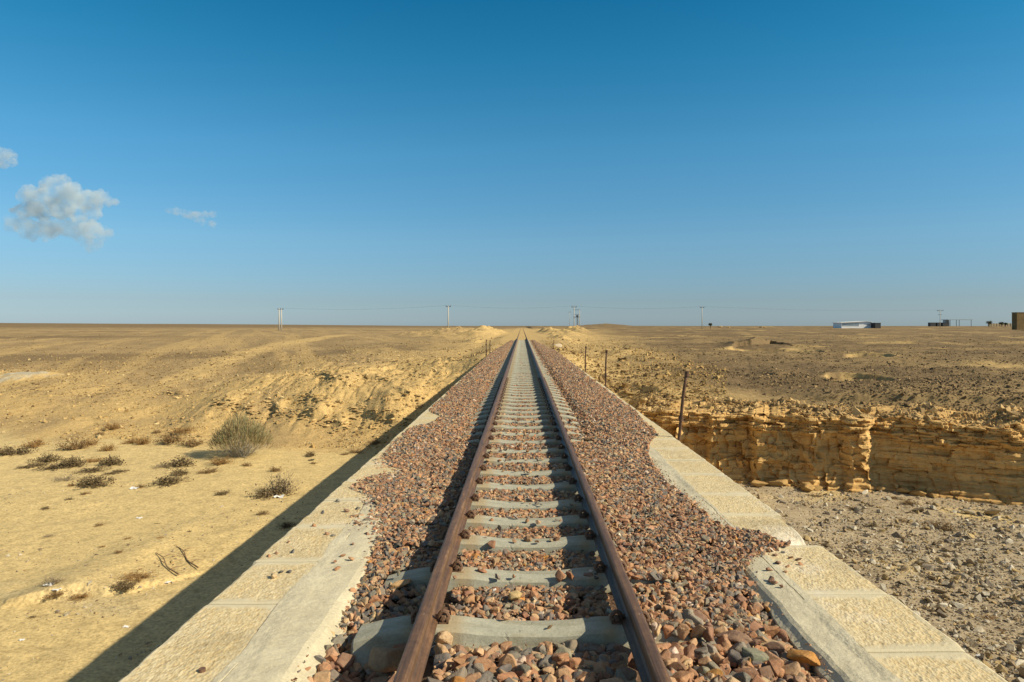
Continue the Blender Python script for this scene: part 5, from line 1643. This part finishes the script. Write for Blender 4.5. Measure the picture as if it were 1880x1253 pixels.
# ------------------------------------------------------------------ clouds
def cloud(px_, py_, wpx_, hpx, lb, seed, density, blobs, depth=0.6):
    Y = 5200.0
    X = (px_ - 958) / F * Y; Z = CZ + (598 - py_) / F * Y
    Wd = wpx_ / F * Y; Hd = hpx / F * Y
    rs = np.random.default_rng(seed)
    bm = bmesh.new()
    for (bx, bzv, br) in blobs:
        mt = Matrix.Translation((bx * Wd, rs.uniform(-0.15, 0.15) * Wd * depth, bzv * Hd)) @ Matrix.Diagonal((br * Wd, br * Wd * 0.9, br * Wd * 0.8, 1))
        bmesh.ops.create_icosphere(bm, subdivisions=3, radius=1.0, matrix=mt)
    me = bpy.data.meshes.new('cloud'); bm.to_mesh(me); bm.free()
    o = link(bpy.data.objects.new('cloud', me))
    o.location = (X, Y, Z)
    rm = o.modifiers.new('join', 'REMESH'); rm.mode = 'VOXEL'; rm.voxel_size = Wd / 110
    tx = bpy.data.textures.new('cloud_lumps', 'CLOUDS'); tx.noise_scale = Wd * 0.07; tx.noise_depth = 5
    dm = o.modifiers.new('lumps', 'DISPLACE'); dm.texture = tx; dm.strength = Wd * 0.10; dm.mid_level = 0.55; dm.texture_coords = 'LOCAL'
    m = bpy.data.materials.new('cloud_vapour'); m.use_nodes = True
    nt = m.node_tree; nt.nodes.clear()
    out = nt.nodes.new('ShaderNodeOutputMaterial'); v = nt.nodes.new('ShaderNodeVolumePrincipled')
    v.inputs['Color'].default_value = (0.86, 0.96, 1.0, 1)
    tcn = nt.nodes.new('ShaderNodeTexCoord'); nz = nt.nodes.new('ShaderNodeTexNoise')
    nz.inputs['Scale'].default_value = 9.0 / Wd; nz.inputs['Detail'].default_value = 7; nz.inputs['Roughness'].default_value = 0.62
    nt.links.new(tcn.outputs['Object'], nz.inputs['Vector'])
    mr = nt.nodes.new('ShaderNodeMapRange'); mr.inputs[1].default_value = 0.42; mr.inputs[2].default_value = 0.60; mr.inputs[3].default_value = density * 0.12; mr.inputs[4].default_value = density * 2.0
    nt.links.new(nz.outputs['Fac'], mr.inputs[0]); nt.links.new(mr.outputs[0], v.inputs['Density'])
    v.inputs['Anisotropy'].default_value = 0.1
    nt.links.new(v.outputs[0], out.inputs['Volume'])
    me.materials.append(m)
    tag(o, lb, 'cloud')
    return o
cloud(114, 366, 196, 96, 'puffy grey white cumulus cloud with a domed top low in the sky', 1, 0.0075,
      [(-0.40, -0.25, 0.09), (-0.33, -0.12, 0.10), (-0.26, 0.08, 0.11), (-0.24, 0.22, 0.06), (-0.12, 0.02, 0.14), (-0.10, 0.25, 0.10), (-0.05, 0.38, 0.08), (0.03, 0.30, 0.08), (0.06, 0.05, 0.15), (0.16, 0.18, 0.08), (0.20, 0.0, 0.12), (0.28, -0.1, 0.10), (0.38, 0.06, 0.08), (0.43, -0.02, 0.07), (0.02, -0.22, 0.13), (-0.2, -0.22, 0.12), (0.18, -0.28, 0.11), (0.30, -0.3, 0.08), (-0.32, -0.33, 0.07)])
cloud(118, 421, 212, 62, 'flat grey cloud bank just under the puffy cumulus', 2, 0.0045,
      [(-0.40, 0.15, 0.09), (-0.30, 0.05, 0.10), (-0.18, 0.1, 0.11), (-0.06, 0.05, 0.11), (0.06, 0.0, 0.11), (0.17, 0.05, 0.11), (0.27, -0.05, 0.11), (0.38, -0.15, 0.09), (0.28, -0.5, 0.08), (0.16, -0.35, 0.07), (-0.3, -0.1, 0.09), (-0.1, -0.12, 0.10)])
cloud(352, 397, 98, 36, 'small wispy cloud floating apart from the cumulus', 3, 0.005,
      [(-0.38, 0.25, 0.08), (-0.26, 0.2, 0.10), (-0.14, 0.15, 0.11), (0.0, 0.05, 0.11), (0.12, 0.0, 0.11), (0.25, 0.05, 0.10), (0.40, 0.1, 0.09), (0.22, -0.3, 0.09), (0.36, -0.38, 0.09), (0.1, -0.2, 0.08)])
cloud(2, 290, 72, 62, 'pale cloud cut off by the picture edge above the cumulus', 4, 0.006,
      [(-0.3, 0, 0.26), (-0.05, 0.12, 0.24), (0.15, 0.10, 0.20), (0.26, 0.12, 0.14), (0.22, -0.12, 0.18), (0.02, -0.15, 0.22)])
# rubble along the brow of the cliff
def brow_rubble(n):
    from mathutils.bvhtree import BVHTree
    px_, py_, pz_ = TOPV[0]
    r, c = px_.shape
    i = np.arange(r - 1)[:, None] * c + np.arange(c - 1)[None, :]
    q = np.stack([i, i + 1, i + c + 1, i + c], -1).reshape(-1, 4)
    bvh = BVHTree.FromPolygons(np.stack([px_, py_, pz_], -1).reshape(-1, 3).tolist(), q.tolist())
    x = rng.uniform(5.0, 30.0, n)
    d = -0.4 + 3.4 * rng.uniform(0, 1, n)
    y = ybase(x) + d
    k = rng.uniform(-0.45, 0.5, n) < dens(x, y, 1.2, 906)
    x, y = x[k], y[k]
    E, A = terrain_e(x, y)
    s_ = 0.028 * (1 - rng.uniform(0, 1, len(x)) * (1 - (0.028 / 0.2) ** 2.0)) ** (-1 / 2.0)
    P = []; S = []
    for a, b, e, g in zip(x, y, E, s_):
        h = bvh.ray_cast(Vector((a, b, 3.0)), Vector((0, 0, -1)))
        if h[0] is None: continue
        P.append((a, b, max(h[0].z, e + CZ) + g * 0.2)); S.append(g)
    o = scatter('brow_rubble', V_LO, np.array(P), np.array(S), gcols(len(P), np.array([[0.56, 0.39, 0.17], [0.48, 0.33, 0.145], [0.38, 0.26, 0.12], [0.28, 0.19, 0.09]])), M['rock'])
    tag(o, 'ochre rubble lying along the brow of the cliff', 'stones', kind='stuff')
brow_rubble(30000)

# broken slabs along the ledges of the bank
lp = []; ls = []
for (lx_, ly_, lh_, *_r) in LEDGES[:11]:
    n_ = int(20 * (lx_[-1] - lx_[0])) + 16
    x = rng.uniform(lx_[0] - 0.3, lx_[-1] + 0.3, n_)
    y = np.interp(x, lx_, ly_) + rng.normal(0.05, 0.28, n_)
    E, A = terrain_e(x, y)
    s_ = rng.uniform(0.06, 0.24, n_) * rng.uniform(0.5, 1, n_)
    lp.append(np.stack([x, y, E + CZ + s_ * 0.15], -1)); ls.append(s_)
lp = np.concatenate(lp); ls = np.concatenate(ls)
tag(scatter('ledge_slabs', [stone_variant(12, 0, 500 + i, 0.38, 1.4) for i in range(14)], lp, ls, gcols(len(lp), np.array([[0.60, 0.43, 0.19], [0.52, 0.37, 0.16], [0.44, 0.305, 0.135]])), M['rock'], tilt=0.12), 'broken ochre rock slabs along the ledges of the wadi bank', 'stones', kind='stuff')
